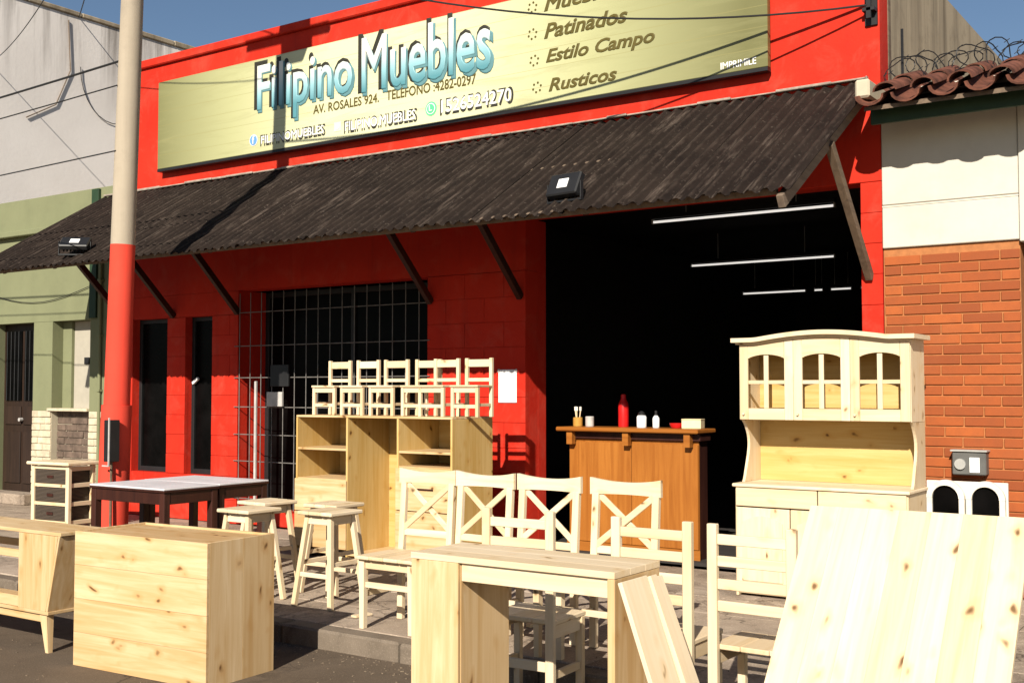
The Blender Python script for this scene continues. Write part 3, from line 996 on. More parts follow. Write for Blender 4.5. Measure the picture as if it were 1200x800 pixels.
# coil of razor wire above the tiles
rz_ = thing('razor_wire', 'loose coil of dark wire on the tiled eaves of the brick house', 'wire', (-1.6, 9.0, 3.9))
mb = MB()
pts = []
for k in range(420):
    t = k * .32
    rr = .12 + .03 * math.sin(k * .7)
    pts.append((-.95 + k * .0042 + rr * math.cos(t), .05 + .06 * math.sin(t * .5) + .03 * math.cos(t), .12 + rr * math.sin(t) * (.8 + .2 * math.sin(k * .05))))
mb.path(pts, .005, 4)
for k in range(0, 420, 5):
    p = pts[k]
    mb.bar((p[0] - .02, p[1], p[2] - .012), (p[0] + .02, p[1], p[2] + .012), .006, .004, (0, 1, 0), 0)
mb.build('coil', BLACK, rz_)
MB().tube((-.9, .05, -.02), (-.9, .05, .45), .012, n=6).tube((.75, .05, -.02), (.75, .05, .45), .012, n=6).build('stake', BLACK, rz_)

# meter box on the brick wall and the pair of white arched frames below
mtr = thing('meter_box', 'grey electricity meter box with pale label on the brick wall', 'meter box', (-2.02, 8.9, .89))
MB().box(-.12, .12, 0, .097, 0, .17, .008).build('case', plain('meter_grey', (0.10, 0.10, 0.095), 0.5), mtr)
MB().box(.005, .075, -.006, .001, .02, .13, .002).build('label_plate', PAPER, mtr)
MB().tube((-.06, -.02, .08), (-.06, .0, .08), .04, n=14).build('dial', GREYMET, mtr)
MB().box(-.13, .13, -.015, .097, .172, .185, .002).build('lid', GREYMET, mtr)

OFFWHITE = plain('chipped_white_paint', (0.66, 0.62, 0.54), 0.7, 0.18, 12)
arch = thing('arched_mirror_frame', 'white double arched frame with dark panes leaning at the brick wall', 'frame', (-2.03, 8.80, 0))
for cx_ in (-.14, .14):
    n = 12
    ou, inn = [], []
    mb = MB()
    pts2 = []
    mb.box(cx_ - .135, cx_ - .095, 0, .05, .02, .72, .004).box(cx_ + .095, cx_ + .135, 0, .05, .02, .72, .004).box(cx_ - .095, cx_ + .095, 0, .05, .02, .09, .004)
    vv, ff = [], []
    for k in range(19):
        a = math.pi * k / 18
        for rr, y in ((.095, 0), (.135, 0), (.135, .05), (.095, .05)):
            vv.append((cx_ + rr * math.cos(a), y, .7205 + rr * math.sin(a)))
    for k in range(18):
        for q in range(4):
            ff.append((4 * k + q, 4 * k + (q + 1) % 4, 4 * k + 4 + (q + 1) % 4, 4 * k + 4 + q))
    ff += [(0, 1, 2, 3), (75, 74, 73, 72)]
    mb.add(vv, ff)
    fr = mb.build('arch_frame', OFFWHITE, arch)
    pn = MB()
    vv = [V(cx_ - .1, .03, .06), V(cx_ + .1, .03, .06)] + [V(cx_ + .1 * math.cos(math.pi * k / 12), .03, .72 + .1 * math.sin(math.pi * k / 12)) for k in range(13)]
    pn.add(vv + [p + V(0, .008, 0) for p in vv], [tuple(range(15)), tuple(range(29, 14, -1))])
    pn.build('pane', GLASS, fr)
MB().box(-.285, .285, .052, .085, .0, .845, .004).build('back_panel', OFFWHITE, arch)
MB().box(-.29, .29, -.012, .09, -.0, .018, .004).build('base_rail', OFFWHITE, arch)

# poster by the shop doorway
po = thing('poster', 'white paper notice taped on the red wall beside the doorway', 'poster', (-6.23, 8.988, 1.40))
MB().box(-.105, .105, 0, .006, 0, .315, .001).build('sheet', PAPER, po)
MB().box(-.112, -.09, -.002, .0, .29, .32, 0).box(.09, .112, -.002, .0, .29, .32, 0).build('tape', GALV, po)

# ================================================================== UTILITY POLE
pole = thing('utility_pole', 'tall concrete utility pole painted red on its lower part at the kerb', 'pole', (-8.645, 6.35, 0))
CONC = stucco('pole_concrete', (0.40, 0.34, 0.26), (0.22, 0.18, 0.14), 0.4, 0.4)
REDPOLE = stucco('pole_red', (0.66, 0.06, 0.035), (0.42, 0.08, 0.05), 0.35, 0.2)
LN = .0375
def ax_(z): return (LN * z, 0, z)
MB().tube(ax_(2.8), ax_(8.6), .105, .082, 24).build('shaft', CONC, pole, True)
MB().tube(ax_(1.38), ax_(2.8), .112, .106, 24).build('painted_shaft', REDPOLE, pole, True)
MB().tube(ax_(0), ax_(1.385), .136, .130, 24).build('base_sleeve', REDPOLE, pole, True)
mbx = MB().box(.12, .21, -.18, -.08, .90, 1.26, .006)
bxo = mbx.build('fuse_box', BLACK, pole)
MB().box(.20, .212, -.195, -.181, .86, 1.28, .002).box(.12, .199, -.195, -.181, .86, .872, .002).build('frame', GALV, bxo)
MB().tube((.15, -.12, .0), (.15, -.12, .90), .012, n=8).build('conduit', GREYWOOD, pole, True)
MB().box(.20, .62, -.12, .12, 6.75, 7.25, .02).build('junction_box', GREYMET, pole)
MB().bar((-.35, -.1, 7.15), (.95, -.1, 7.15), .06, .06, (0, 1, 0)).bar((-.6, -.1, 7.9), (1.2, -.1, 7.9), .07, .07, (0, 1, 0)).build('cross_arm', GREYWOOD, pole)
for k in (-.5, 0.0, .6, 1.1):
    MB().tube((k, -.1, 7.94), (k, -.1, 8.06), .03, n=8).build('insulator', OFFWHITE, pole, True)

# overhead cables
def cable(a, b_, sag, r, label):
    a, b_ = Vector(a), Vector(b_)
    c0 = (a + b_) / 2
    pts = []
    for k in range(25):
        t = k / 24
        p = a.lerp(b_, t)
        p.z -= sag * 4 * t * (1 - t)
        pts.append(p - c0)
    o = thing('overhead_cable', label, 'cable', c0, 0, 'overhead cables')
    MB().path(pts, r, 6).build('wire', RUBBER, o, True)
cable((-30, 6.9, 5.0), (-8.52, 6.27, 4.42), .25, .010, 'thick black cable from the pole across the grey wall, upper of three')
cable((-30, 6.9, 4.6), (-8.52, 6.25, 4.20), .2, .006, 'thin black cable from the pole across the grey wall, middle of three')
cable((-30, 6.9, 4.05), (-8.52, 6.25, 3.62), .15, .006, 'thin black cable from the pole across the grey wall, lowest of three')
cable((-8.45, 6.27, 5.9), (-2.70, 8.93, 4.62), .25, .011, 'black service cable from the pole to the red shop corner, upper one')
cable((-8.45, 6.27, 5.7), (-2.70, 8.93, 4.55), .42, .008, 'black service cable from the pole to the red shop corner, lower sagging one')
cable((-8.40, 6.3, 6.6), (-15.98, 9.5, 6.4), .35, .006, 'black cable from the pole up to the tall grey building')
cable((-8.40, 6.3, 7.1), (-16.0, 11.0, 7.5), .2, .008, 'thin cable from the pole to the grey building parapet')
br = thing('cable_bracket', 'small dark cable bracket on the upper right corner of the red shop', 'bracket', (-2.72, 9.0, 4.5))
MB().box(-.05, .05, -.09, 0, 0, .03).box(-.02, .02, -.09, -.07, -.06, .16).box(-.05, .05, -.02, 0, -.1, .2).build('plate', BLACK, br)
MB().tube((0, -.08, .10), (0, -.08, .17), .025, n=8).build('insulator', BLACK, br, True)

# ================================================================== BAR COUNTER in the doorway
bar = thing('bar_counter', 'varnished orange wood bar counter standing in the shop doorway', 'counter', (-5.08, 9.35, .01))
MB().box(-.67, .67, .0, .02, .02, 1.05, .002).build('front_panel', OAKZ, bar)
for k in range(2):
    x0 = -.67 + k * .67
    MB().box(x0 + .002, x0 + .668, -.018, -.001, .09, 1.02, .004).build('board', OAKZ, bar)
MB().box(-.69, .69, -.03, -.019, .0, .088, .004).build('plinth', OAKX, bar)
MB().box(.652, .67, .022, .18, .0, 1.05, .002).build('side_panel', DARKWOOD, bar)
MB().box(-.67, -.652, .022, .18, .0, 1.05, .002).build('side_panel', DARKWOOD, bar)
MB().box(-.70, .70, -.035, .19, 1.052, 1.12, .006).build('cornice', DARKWOOD, bar)
MB().box(-.755, .72, -.13, .26, 1.122, 1.162, .01).build('top', OAKX, bar)
for xx in (-.62, -.02, .60):
    MB().prism([(xx - .03, 1.00, 1.118), (xx + .03, 1.00, 1.118)], -.10, -.036).build('corbel', OAKX, bar)
zt = 1.173
def bottle(name, label, cat, x, y, prof, mat, cap=None, capmat=None, group=None):
    t = thing(name, label, cat, (x, y, zt), 0, group)
    MB().lathe((0, 0, 0), prof, 18).build('body', mat, t, True)
    if cap: MB().lathe((0, 0, 0), cap, 14).build('cap', capmat, t, True)
REDP = plain('red_plastic', (0.55, 0.012, 0.012), 0.35)
AMB = plain('amber_plastic', (0.45, 0.24, 0.05), 0.4)
bottle('spray_can', 'tall red canister standing on the bar counter', 'canister', -5.28, 9.55, [(.048, 0), (.05, .01), (.05, .20), (.042, .23), (.025, .26), (.025, .30), (.012, .31)], REDP)
bottle('jar', 'white jar with dark lid on the bar counter', 'jar', -5.06, 9.50, [(.044, 0), (.046, .01), (.046, .095), (.036, .11)], PAPER, [(.034, .11), (.034, .13), (.012, .15)], BLACK)
bottle('small_bottle', 'slim white bottle with dark cap on the bar counter', 'bottle', -4.92, 9.52, [(.03, 0), (.032, .01), (.032, .085), (.015, .11)], PAPER, [(.014, .11), (.014, .155)], BLACK)
bottle('bowl', 'small red dish on the bar counter', 'dish', -4.68, 9.46, [(.045, 0), (.06, .02), (.065, .045), (.058, .045)], REDP)
bottle('paint_tin', 'amber tin of brushes at the end of the bar counter', 'tin', -5.73, 9.46, [(.045, 0), (.047, .01), (.047, .08), (.04, .085)], AMB)
bottle('paint_tin', 'pale tin beside the amber tin on the bar counter', 'tin', -5.61, 9.48, [(.04, 0), (.042, .01), (.042, .09), (.036, .095)], GALV)
for k, (dx, dy) in enumerate(((-.018, .0), (.015, .01), (.0, -.02))):
    t = thing('paint_brush', 'brush standing bristles up in the amber tin on the bar', 'brush', (-5.73 + dx, 9.46 + dy, zt + .086), 0, 'brushes in the amber tin')
    MB().tube((0, 0, 0), (dx * .5, 0, .06), .006, n=6).build('handle', PZ, t)
    MB().box(dx * .5 - .011, dx * .5 + .011, -.005, .005, .06, .10, .002).build('bristles', OFFWHITE, t)
cb = thing('small_box', 'small cream cardboard box near the end of the bar counter', 'box', (-4.52, 9.47, zt), 8)
MB().box(-.09, .09, -.06, .06, 0, .075, .003).build('carton', plain('cream_card', (0.68, 0.58, 0.36), 0.7), cb)
MB().box(-.092, .092, -.062, .062, .0765, .085, .002).build('lid', plain('cream_card_lid', (0.66, 0.55, 0.33), 0.7), cb)

# ================================================================== HUTCH
hut = thing('kitchen_hutch', 'tall pale pine kitchen hutch with three arched glazed-style doors and arched cornice', 'hutch', (-2.845, 8.0, 0))
HW, HD = .632, .45
# lower cabinet
MB().box(-HW, -HW + .02, 0, HD, .0, .80, .003).build('lower_side', PZ, hut)
MB().box(HW - .02, HW, 0, HD, .0, .80, .003).build('lower_side', PZ, hut)
MB().box(-HW + .022, HW - .022, HD - .02, HD, .0, .80).build('lower_back', PX, hut)
MB().box(-HW - .015, HW + .015, -.03, HD, .802, .826, .005).build('counter_top', PX, hut)
MB().box(-HW + .022, HW - .022, .01, HD - .022, .02, .06).build('plinth', PX, hut)
for k in range(2):
    x0, x1 = (-HW + .01, -.004) if k == 0 else (.004, HW - .01)
    dw = MB().box(x0, x1, -.02, -.001, .662, .796, .006).build('drawer', PX, hut)
for k in range(3):
    x0 = -HW + .01 + k * .4205
    x1 = x0 + .4125
    d = MB().box(x0, x1, -.018, -.001, .07, .652, .004).build('lower_door', PZ, hut)
    # raised arched panel
    n = 14
    pts = []
    for i in range(n + 1):
        u = i / n
        pts.append((x0 + .05 + u * (x1 - x0 - .10), .12, .545 + .05 * math.sin(math.pi * u)))
    MB().prism(pts, -.026, -.0185).build('raised_panel', PZ, d)
    MB().tube((x1 - .03, -.02, .42), (x1 - .03, -.04, .42), .012, n=10).build('knob', PZ, d)
# open niche with scalloped side cheeks
UD = .34
UY = HD - UD                      # front of the upper cabinet
for s_ in (-1, 1):
    mb = MB()
    pr = []
    for i in range(17):
        z = .828 + i / 16 * (1.29 - .828)
        u = i / 16
        cut = .02 + .10 * (math.sin(math.pi * min(1, max(0, u))) ** .8) - .02 * math.sin(2 * math.pi * u)
        pr.append((z, max(0.0, cut)))
    vv, ff = [], []
    xa, xb = (s_ * HW, s_ * (HW - .02))
    for z, cut in pr:
        vv += [(xa, UY + cut, z), (xb, UY + cut, z), (xb, HD, z), (xa, HD, z)]
    for i in range(16):
        a = i * 4
        for j in range(4):
            ff.append((a + j, a + (j + 1) % 4, a + 4 + (j + 1) % 4, a + 4 + j))
    ff += [(0, 1, 2, 3), (67, 66, 65, 64)]
    mb.add(vv, ff).build('niche_cheek', PZ, hut)
    MB().box(min(xa, xb), max(xa, xb), UY, HD, 1.292, 1.88, .002).build('upper_side', PZ, hut)
MB().box(-HW + .022, HW - .022, HD - .015, HD, .828, 1.88, 0).build('upper_back', GOX, hut)
MB().box(-HW + .022, HW - .022, UY, HD - .017, 1.292, 1.312, .002).build('upper_floor', GOX, hut)
MB().box(-HW + .022, HW - .022, UY, HD - .017, 1.86, 1.88, .002).build('upper_top', GOX, hut)
def arch_z(x):                     # cornice underside: level wings, raised middle
    u = max(0, 1 - (abs(x) / .50) ** 2)
    return 1.872 + .045 * (u ** 1.2)
DWD = (2 * HW - .008) / 3
for k in range(3):
    x0 = -HW + .002 + k * (DWD + .002)
    x1 = x0 + DWD
    yf, yb = UY - .022, UY - .002
    zb, zt_ = 1.296, 1.85
    fw = .068
    # stiles, rails, arched top rail
    tp = []
    for i in range(13):
        u = i / 12
        xx = x0 + fw + u * (x1 - x0 - 2 * fw)
        b0 = 1.752 + .030 * math.sin(math.pi * u) ** .7
        tp.append((xx, b0, zt_ + (arch_z(xx) - 1.872) + .015))
    d = MB().box(x0, x0 + fw - .001, yf, yb, zb, arch_z(x0 + fw / 2) - .006, .003).build('upper_door', PZ, hut)
    MB().box(x1 - fw + .001, x1, yf, yb, zb, arch_z(x1 - fw / 2) - .006, .003).build('stile', PZ, d)
    MB().prism(tp, yf, yb).build('arched_rail', PX, d)
    MB().box(x0 + fw, x1 - fw, yf, yb, zb, zb + .085, .003).build('bottom_rail', PX, d)
    xm = (x0 + x1) / 2
    MB().box(xm - .018, xm + .018, yf + .003, yb - .003, zb + .086, 1.775, .002).build('glazing_bar', PZ, d)
    zm = 1.575
    MB().box(x0 + fw, xm - .0185, yf + .003, yb - .003, zm - .014, zm + .014, .002).box(xm + .0185, x1 - fw, yf + .003, yb - .003, zm - .014, zm + .014, .002).build('glazing_bar', PX, d)
    MB().tube((x0 + .035, yf, 1.34), (x0 + .035, yf - .018, 1.34), .009, n=8).build('knob', PZ, d)
# cornice moulding following the arch
pts = [(-HW - .045 + i / 40 * (2 * HW + .09),) for i in range(41)]
pr = [(p[0], arch_z(p[0]) + .002, arch_z(p[0]) + .034) for p in pts]
MB().prism(pr, UY - .075, HD).build('cornice', PX, hut)
pr = [(-HW - .02 + i / 40 * (2 * HW + .04),) for i in range(41)]
MB().prism([(p[0], arch_z(p[0]) - .014, arch_z(p[0]) + .001) for p in pr], UY - .045, UY - .024).build('moulding', PX, hut)

# ================================================================== BOOKCASE
bk = thing('bookcase', 'wide open pine bookcase with three bays standing before the grilled window', 'bookcase', (-6.735, 7.6, 0))
W2, BD, BHT = .907, .58, 1.29
DIV = [-W2, -W2 + .62, -W2 + 1.21, W2 - .02]
for xx in DIV:
    MB().box(xx, xx + .02, 0, BD - .012, .0, BHT - .02, .002).build('upright', GOZ, bk)
MB().box(-W2, W2, 0, BD, BHT - .019, BHT, .003).build('top', QX, bk)
MB().box(-W2, W2, BD - .011, BD, .0, BHT - .02, 0).build('back', GOX, bk)
def bay(k, z, name='shelf'):
    MB().box(DIV[k] + .021, DIV[k + 1] - .001, .004, BD - .013, z, z + .02, .002).build(name, QX, bk)
for k, zs in ((0, (.975, .70, .05)), (1, (.05,)), (2, (.975, .845, .05))):
    for z in zs: bay(k, z)
MB().box(DIV[0] + .002, DIV[1] + .018, -.02, -.001, .42, .712, .004).build('drawer', QX, bk)
MB().box(DIV[0] + .002, DIV[1] + .018, -.02, -.001, .10, .412, .004).build('drawer', QX, bk)
MB().box(DIV[2] + .002, DIV[3] + .018, -.02, -.001, .49, .85, .004).build('drawer', QX, bk)
MB().box(DIV[2] + .002, DIV[3] + .018, -.02, -.001, .12, .482, .004).build('drawer', QX, bk)
MB().box(DIV[2] + .22, DIV[2] + .42, -.028, -.021, .67, .685, .002).build('drawer_pull', DARKWOOD, bk)

# small chairs on the bookcase
def kid_chair():
    t = thing('small_chair', 'x', 'chair', (0, 0, 0), 0, "children's chairs lined up on the bookcase")
    w, d, sh, ht = .25, .24, .265, .50
    for s_ in (-1, 1):
        MB().box(s_ * w / 2 - .015, s_ * w / 2 + .015, 0, .03, 0, sh - .015, .003).build('leg', PZ, t)
        MB().box(s_ * w / 2 - .015, s_ * w / 2 + .015, d - .03, d, 0, ht, .003).build('back_post', PZ, t)
        MB().box(s_ * w / 2 - .008, s_ * w / 2 + .008, .031, d - .031, .09, .115, .002).build('stretcher', PY, t)
    MB().box(-w / 2 - .018, w / 2 + .018, -.012, d - .032, sh - .014, sh + .004, .004).build('seat', PX, t)
    MB().box(-w / 2 + .016, w / 2 - .016, .004, .024, sh - .06, sh - .015, .002).build('apron', PX, t)
    MB().box(-w / 2 + .016, w / 2 - .016, .004, .024, .075, .105, .002).build('stretcher', PX, t)
    MB().box(-w / 2 + .016, w / 2 - .016, d - .024, d - .004, ht - .075, ht - .012, .004).build('top_rail', PX, t)
    MB().box(-w / 2 + .016, w / 2 - .016, d - .024, d - .004, .30, .33, .002).build('back_rail', PX, t)
    return t
kl = ["small pine children's chair on the bookcase end over the stools", "small pine children's chair on the bookcase, second from the grille end",
      "small pine children's chair on the bookcase, third from the grille end", "small pine children's chair set further back in the bookcase row",
      "small pine children's chair on the bookcase, second from the poster", "small pine children's chair on the bookcase closest to the poster"]
copies(kid_chair(), [((x_, y_, 1.291), r_, l_) for x_, y_, r_, l_ in zip(
    (-7.36, -7.01, -6.67, -6.36, -6.10, -5.75), (7.66, 7.65, 7.66, 7.74, 7.65, 7.66), (0, -2, 1, 3, -1, 2), kl)])

# ================================================================== X-BACK CHAIRS
def x_chair():
    t = thing('cross_back_chair', 'x', 'chair', (0, 0, 0), 0, 'cross back chairs in a row')
    w, d, sh, ht = .40, .42, .46, .985
    for s_ in (-1, 1):
        MB().taper((s_ * w / 2, .02, 0), (s_ * w / 2, .02, sh - .02), .034, .034, .042, .042).build('leg', PZ, t)
        MB().bar((s_ * w / 2, d - .03, .0), (s_ * w / 2, d - .02, sh + .02), .044, .036).bar((s_ * w / 2, d - .02, sh + .005), (s_ * w / 2, d + .01, ht - .08), .044, .034).build('back_post', PZ, t)
        MB().box(s_ * w / 2 - .01, s_ * w / 2 + .01, .04, d - .05, .20, .235, .002).build('stretcher', PY, t)
        MB().box(s_ * w / 2 - .011, s_ * w / 2 + .011, .042, d - .05, sh - .08, sh - .021, .002).build('apron', PY, t)
    MB().box(-w / 2 + .022, w / 2 - .022, .012, .034, sh - .08, sh - .021, .002).build('apron', PX, t)
    MB().box(-w / 2 + .022, w / 2 - .022, .012, .034, .26, .295, .002).build('stretcher', PX, t)
    for k in range(4):
        x0 = -w / 2 - .035 + k * (w + .07) / 4
        MB().box(x0 + .001, x0 + (w + .07) / 4 - .001, -.03, d - .045, sh - .02, sh + .003, .005).build('seat_board', PY, t)
    # curved top rail, flared ends, dipped top edge
    n = 14
    pts, zb_ = [], ht - .088
    mb = MB(); vv = []; ff = []
    for i in range(n + 1):
        u = -1 + 2 * i / n
        x_ = u * (w / 2 + .035)
        bow = .045 - .03 * (1 - u * u) * -1
        top = ht + .012 * abs(u) ** 2 - .012 * (1 - u * u)
        yv = d - .006 + .02 * (1 - u * u)
        vv += [(x_, yv, zb_ + .006 * (1 - u * u)), (x_, yv, top), (x_, yv + .026, top), (x_, yv + .026, zb_ + .006 * (1 - u * u))]
    for i in range(n):
        a = 4 * i
        for j in range(4): ff.append((a + j, a + (j + 1) % 4, a + 4 + (j + 1) % 4, a + 4 + j))
    ff += [(0, 1, 2, 3), (4 * n + 3, 4 * n + 2, 4 * n + 1, 4 * n)]
    mb.add(vv, ff).build('top_rail', PX, t)
    def yat(z): return d - .02 + (z - sh) / (ht - .08 - sh) * .03
    z0, z1 = .60, ht - .09
    a = w / 2 - .014
    MB().bar((-a, yat(z0) - .006, z0), (a, yat(z1) - .006, z1), .038, .016, (0, 0, 1)).build('cross_bar', PX, t)
    MB().bar((a, yat(z0) + .012, z0), (-a, yat(z1) + .012, z1), .038, .016, (0, 0, 1)).build('cross_bar', PX, t)
    MB().bar((-a - .004, yat(.575), .575), (a + .004, yat(.575), .575), .046, .018, (0, 0, 1)).build('lower_rail', PX, t)
    return t
copies(x_chair(), [((-4.76, 5.52, 0.0), 0, 'pale cross back chair in front of the bookcase drawers, end of the row'),
                   ((-4.30, 5.50, 0.0), -3, 'pale cross back chair in front of the bookcase side panel'),
                   ((-3.81, 5.50, 0.0), -2, 'pale cross back chair between the bookcase and the bar counter'),
                   ((-3.27, 5.51, 0.0), 0, 'pale cross back chair in front of the bar counter')])

# ================================================================== LADDER-BACK CHAIRS (backs to the street, on the road)
def ladder_chair():
    t = thing('ladder_back_chair', 'x', 'chair', (0, 0, 0), 0, 'ladder back chairs facing the shop')
    w, d, sh, ht = .385, .355, .455, 1.015
    for s_ in (-1, 1):
        MB().box(s_ * w / 2 - .024, s_ * w / 2 + .024, 0, .034, 0, ht, .004).build('back_post', PZ, t)
        MB().box(s_ * w / 2 - .02, s_ * w / 2 + .02, d - .036, d, 0, sh - .02, .003).build('leg', PZ, t)
        MB().box(s_ * w / 2 - .011, s_ * w / 2 + .011, .036, d - .038, .16, .20, .002).build('stretcher', PY, t)
        MB().box(s_ * w / 2 - .011, s_ * w / 2 + .011, .036, d - .038, sh - .09, sh - .021, .002).build('apron', PY, t)
    for z in (.945, .845, .74, .64):
        MB().box(-w / 2 + .025, w / 2 - .025, .008, .028, z - .024, z + .024, .003).build('slat', PX, t)
    MB().box(-w / 2 + .025, w / 2 - .025, .006, .03, .20, .25, .003).build('stretcher', PX, t)
    MB().box(-w / 2 + .021, w / 2 - .021, d - .03, d - .008, sh - .09, sh - .021, .002).build('apron', PX, t)
    for k in range(3):
        x0 = -w / 2 - .02 + k * (w + .04) / 3
        MB().box(x0 + .001, x0 + (w + .04) / 3 - .001, .036, d + .015, sh - .02, sh + .004, .004).build('seat_board', PY, t)
    return t
copies(ladder_chair(), [((-3.36, 4.93, -.12), 3, 'pale ladder back chair tucked in behind the narrow desk'),
                        ((-2.585, 4.93, -.12), 0, 'pale ladder back chair behind the leaning boards, facing the bar counter'),
                        ((-2.07, 4.92, -.12), -1, 'pale ladder back chair before the hutch, partly behind the leaning table top'),
                        ((-1.35, 4.955, -.12), 0, 'pale ladder back chair propping up the leaning table top')])

# ================================================================== STOOLS
def stool():
    t = thing('wooden_stool', 'x', 'stool', (0, 0, 0), 0, 'pine stools on the pavement')
    hs, top, bot = .655, .105, .175
    def pt(sx, sy, z):
        k = bot + (top - bot) * z / hs
        return V(sx * k, sy * k, z)
    for sx in (-1, 1):
        for sy in (-1, 1):
            MB().bar(pt(sx, sy, 0), pt(sx, sy, hs - .02), .036, .036).build('leg', PZ, t)
    for (a, b_), z in ((((-1, -1), (1, -1)), .22), (((-1, 1), (1, 1)), .22), (((-1, -1), (-1, 1)), .30), (((1, -1), (1, 1)), .30)):
        MB().bar(pt(*a, z), pt(*b_, z), .032, .018, (0, 0, 1)).build('stretcher', PX if a[1] == b_[1] else PY, t)
    for (a, b_) in (((-1, -1), (1, -1)), ((-1, 1), (1, 1)), ((-1, -1), (-1, 1)), ((1, -1), (1, 1))):
        z = hs - .055
        MB().bar(pt(*a, z), pt(*b_, z), .06, .018, (0, 0, 1)).build('apron', PX if a[1] == b_[1] else PY, t)
    for k in range(3):
        x0 = -.165 + k * .11
        MB().box(x0 + .0008, x0 + .1092, -.165, .165, hs - .019, hs + .008, .006).build('seat_board', PY, t)
    return t
copies(stool(), [((-5.71, 6.02, 0), 0, 'pine stool with splayed legs beside the bookcase, all four legs in view'),
                 ((-6.30, 5.80, 0), 0, 'pine stool half hidden behind the large pine box'),
                 ((-6.05, 6.42, 0), 2, 'pine stool standing between the other stools and the bookcase drawers'),
                 ((-6.62, 6.28, 0), -4, 'pine stool closest to the dark brown tables')])

# ================================================================== DARK TABLES
def dark_table():
    t = thing('dark_table', 'x', 'table', (0, 0, 0), 0, 'dark tables side by side')
    w, d, h_ = .92, .545, .765
    for sx in (-1, 1):
        for sy in (-1, 1):
            MB().box(sx * (w / 2 - .04) - .03, sx * (w / 2 - .04) + .03, sy * (d / 2 - .04) - .03, sy * (d / 2 - .04) + .03, 0, h_ - .03, .004).build('leg', DARKWOOD, t)
    for sy in (-1, 1):
        MB().box(-w / 2 + .072, w / 2 - .072, sy * (d / 2 - .025) - .012, sy * (d / 2 - .025) + .012, h_ - .12, h_ - .031, .002).build('apron', DARKWOOD, t)
    for sx in (-1, 1):
        MB().box(sx * (w / 2 - .025) - .012, sx * (w / 2 - .025) + .012, -d / 2 + .072, d / 2 - .072, h_ - .12, h_ - .031, .002).build('apron', DARKWOOD, t)
    MB().box(-w / 2, w / 2, -d / 2, d / 2, h_ - .03, h_ - .012, .004).build('top_edge', DARKWOOD, t)
    MB().box(-w / 2 + .002, w / 2 - .002, -d / 2 + .002, d / 2 - .002, h_ - .0115, h_ + .004, .004).build('top', PALETOP, t)
    return t
copies(dark_table(), [((-7.56, 5.95, 0), 0, 'dark brown table with pale top nearer the kerb'),
                      ((-7.585, 6.50, 0), 1, 'dark brown table with pale top nearer the shop wall')])

# ================================================================== STAND WITH WOVEN PANELS
WICK, nt, b = new_mat('dark_wicker')
v = coords(nt)
wv = N(nt, 'ShaderNodeTexWave'); wv.inputs['Scale'].default_value = 22; wv.bands_direction = 'Z'; wv.inputs['Distortion'].default_value = 1.5
nt.links.new(v, wv.inputs['Vector'])
nt.links.new(ramp(nt, wv.outputs['Fac'], [(0.2, (0.02, 0.014, 0.01)), (0.9, (0.085, 0.06, 0.04))]), b.inputs['Base Color'])
b.inputs['Roughness'].default_value = 0.7
bump(nt, b, wv.outputs['Fac'], 0.6, 0.01)
st = thing('basket_stand', 'pale wood stand with dark woven drawers next to the red pole', 'stand', (-11.30, 7.5, 0), 4)
SWD, SD, SH = .62, .36, .70
for sx in (-1, 1):
    for y0 in (0, SD - .045):
        MB().box(sx * (SWD / 2 - .025) - .025, sx * (SWD / 2 - .025) + .025, y0, y0 + .045, 0, SH - .002, .004).build('post', PZ, st)
    for z in (.06, .26, .46, .64):
        MB().box(sx * (SWD / 2 - .025) - .015, sx * (SWD / 2 - .025) + .015, .046, SD - .046, z, z + .045, .002).build('side_rail', PY, st)
for z in (.06, .26, .46, .655):
    MB().box(-SWD / 2 + .051, SWD / 2 - .051, .006, .03, z, z + .035, .002).build('front_rail', PX, st)
for z in (.098, .298, .498):
    dwr = MB().box(-SWD / 2 + .055, SWD / 2 - .055, .012, SD - .03, z, z + .155, .006).build('woven_drawer', WICK, st)
    MB().box(-.05, .05, .002, .011, z + .06, z + .09, .003).build('pull', DARKWOOD, dwr)
MB().box(-SWD / 2 - .04, SWD / 2 + .04, -.04, SD + .03, SH, SH + .035, .008).build('top', PX, st)

# ================================================================== TV RACK WITH SLANTED END MODULE (left)
tv = thing('tv_rack', 'low pine rack with slanted end cabinet and tapered legs standing on the road', 'rack', (-7.1, 4.27, -.12))
TD = .34
T0, T1, ZB, ZT = -1.0, .77, .26, .755
MB().box(T0, T1 + .02, 0, TD, ZT - .022, ZT, .003).build('top', QX, tv)
MB().box(T0, T1 - .10, 0, TD, ZB - .022, ZB, .003).build('base', QX, tv)
# closed module with a slanted outer side
MB().prism([(.35, ZB + .001, ZT - .023), (T1 - .125, ZB + .001, ZT - .023), (T1 - .004, ZT - .03, ZT - .023)], .0, .018).build('module_front', QZ, tv)
MB().bar((T1 - .115, TD / 2, ZB), (T1, TD / 2, ZT - .023), TD, .018, (0, 1, 0)).build('slanted_side', QZ, tv)
MB().box(.35, .368, .019, TD, ZB + .001, ZT - .023, 0).build('divider', QZ, tv)
MB().box(T0, T0 + .02, 0, TD, ZB + .001, ZT - .023, 0).build('divider', QZ, tv)
MB().box(T0 + .021, .349, 0, .02, .57, .62, .003).build('slat', QX, tv)
MB().box(T0 + .021, .349, TD - .02, TD, .57, .62, .003).build('slat', QX, tv)
MB().box(T0 + .021, .349, 0, .02, ZB + .002, ZB + .07, .003).build('slat', QX, tv)
for x_, lean in ((T1 - .17, .03), (T0 + .10, -.03)):
    for y_ in (.04, TD - .04):
        MB().taper((x_ + lean, y_, 0), (x_, y_, ZB - .023), .03, .03, .075, .05).build('leg', QZ, tv)
MB().box(T0 + .10, T1 - .17, .022, .05, ZB - .075, ZB - .0225, .003).build('apron', QX, tv)

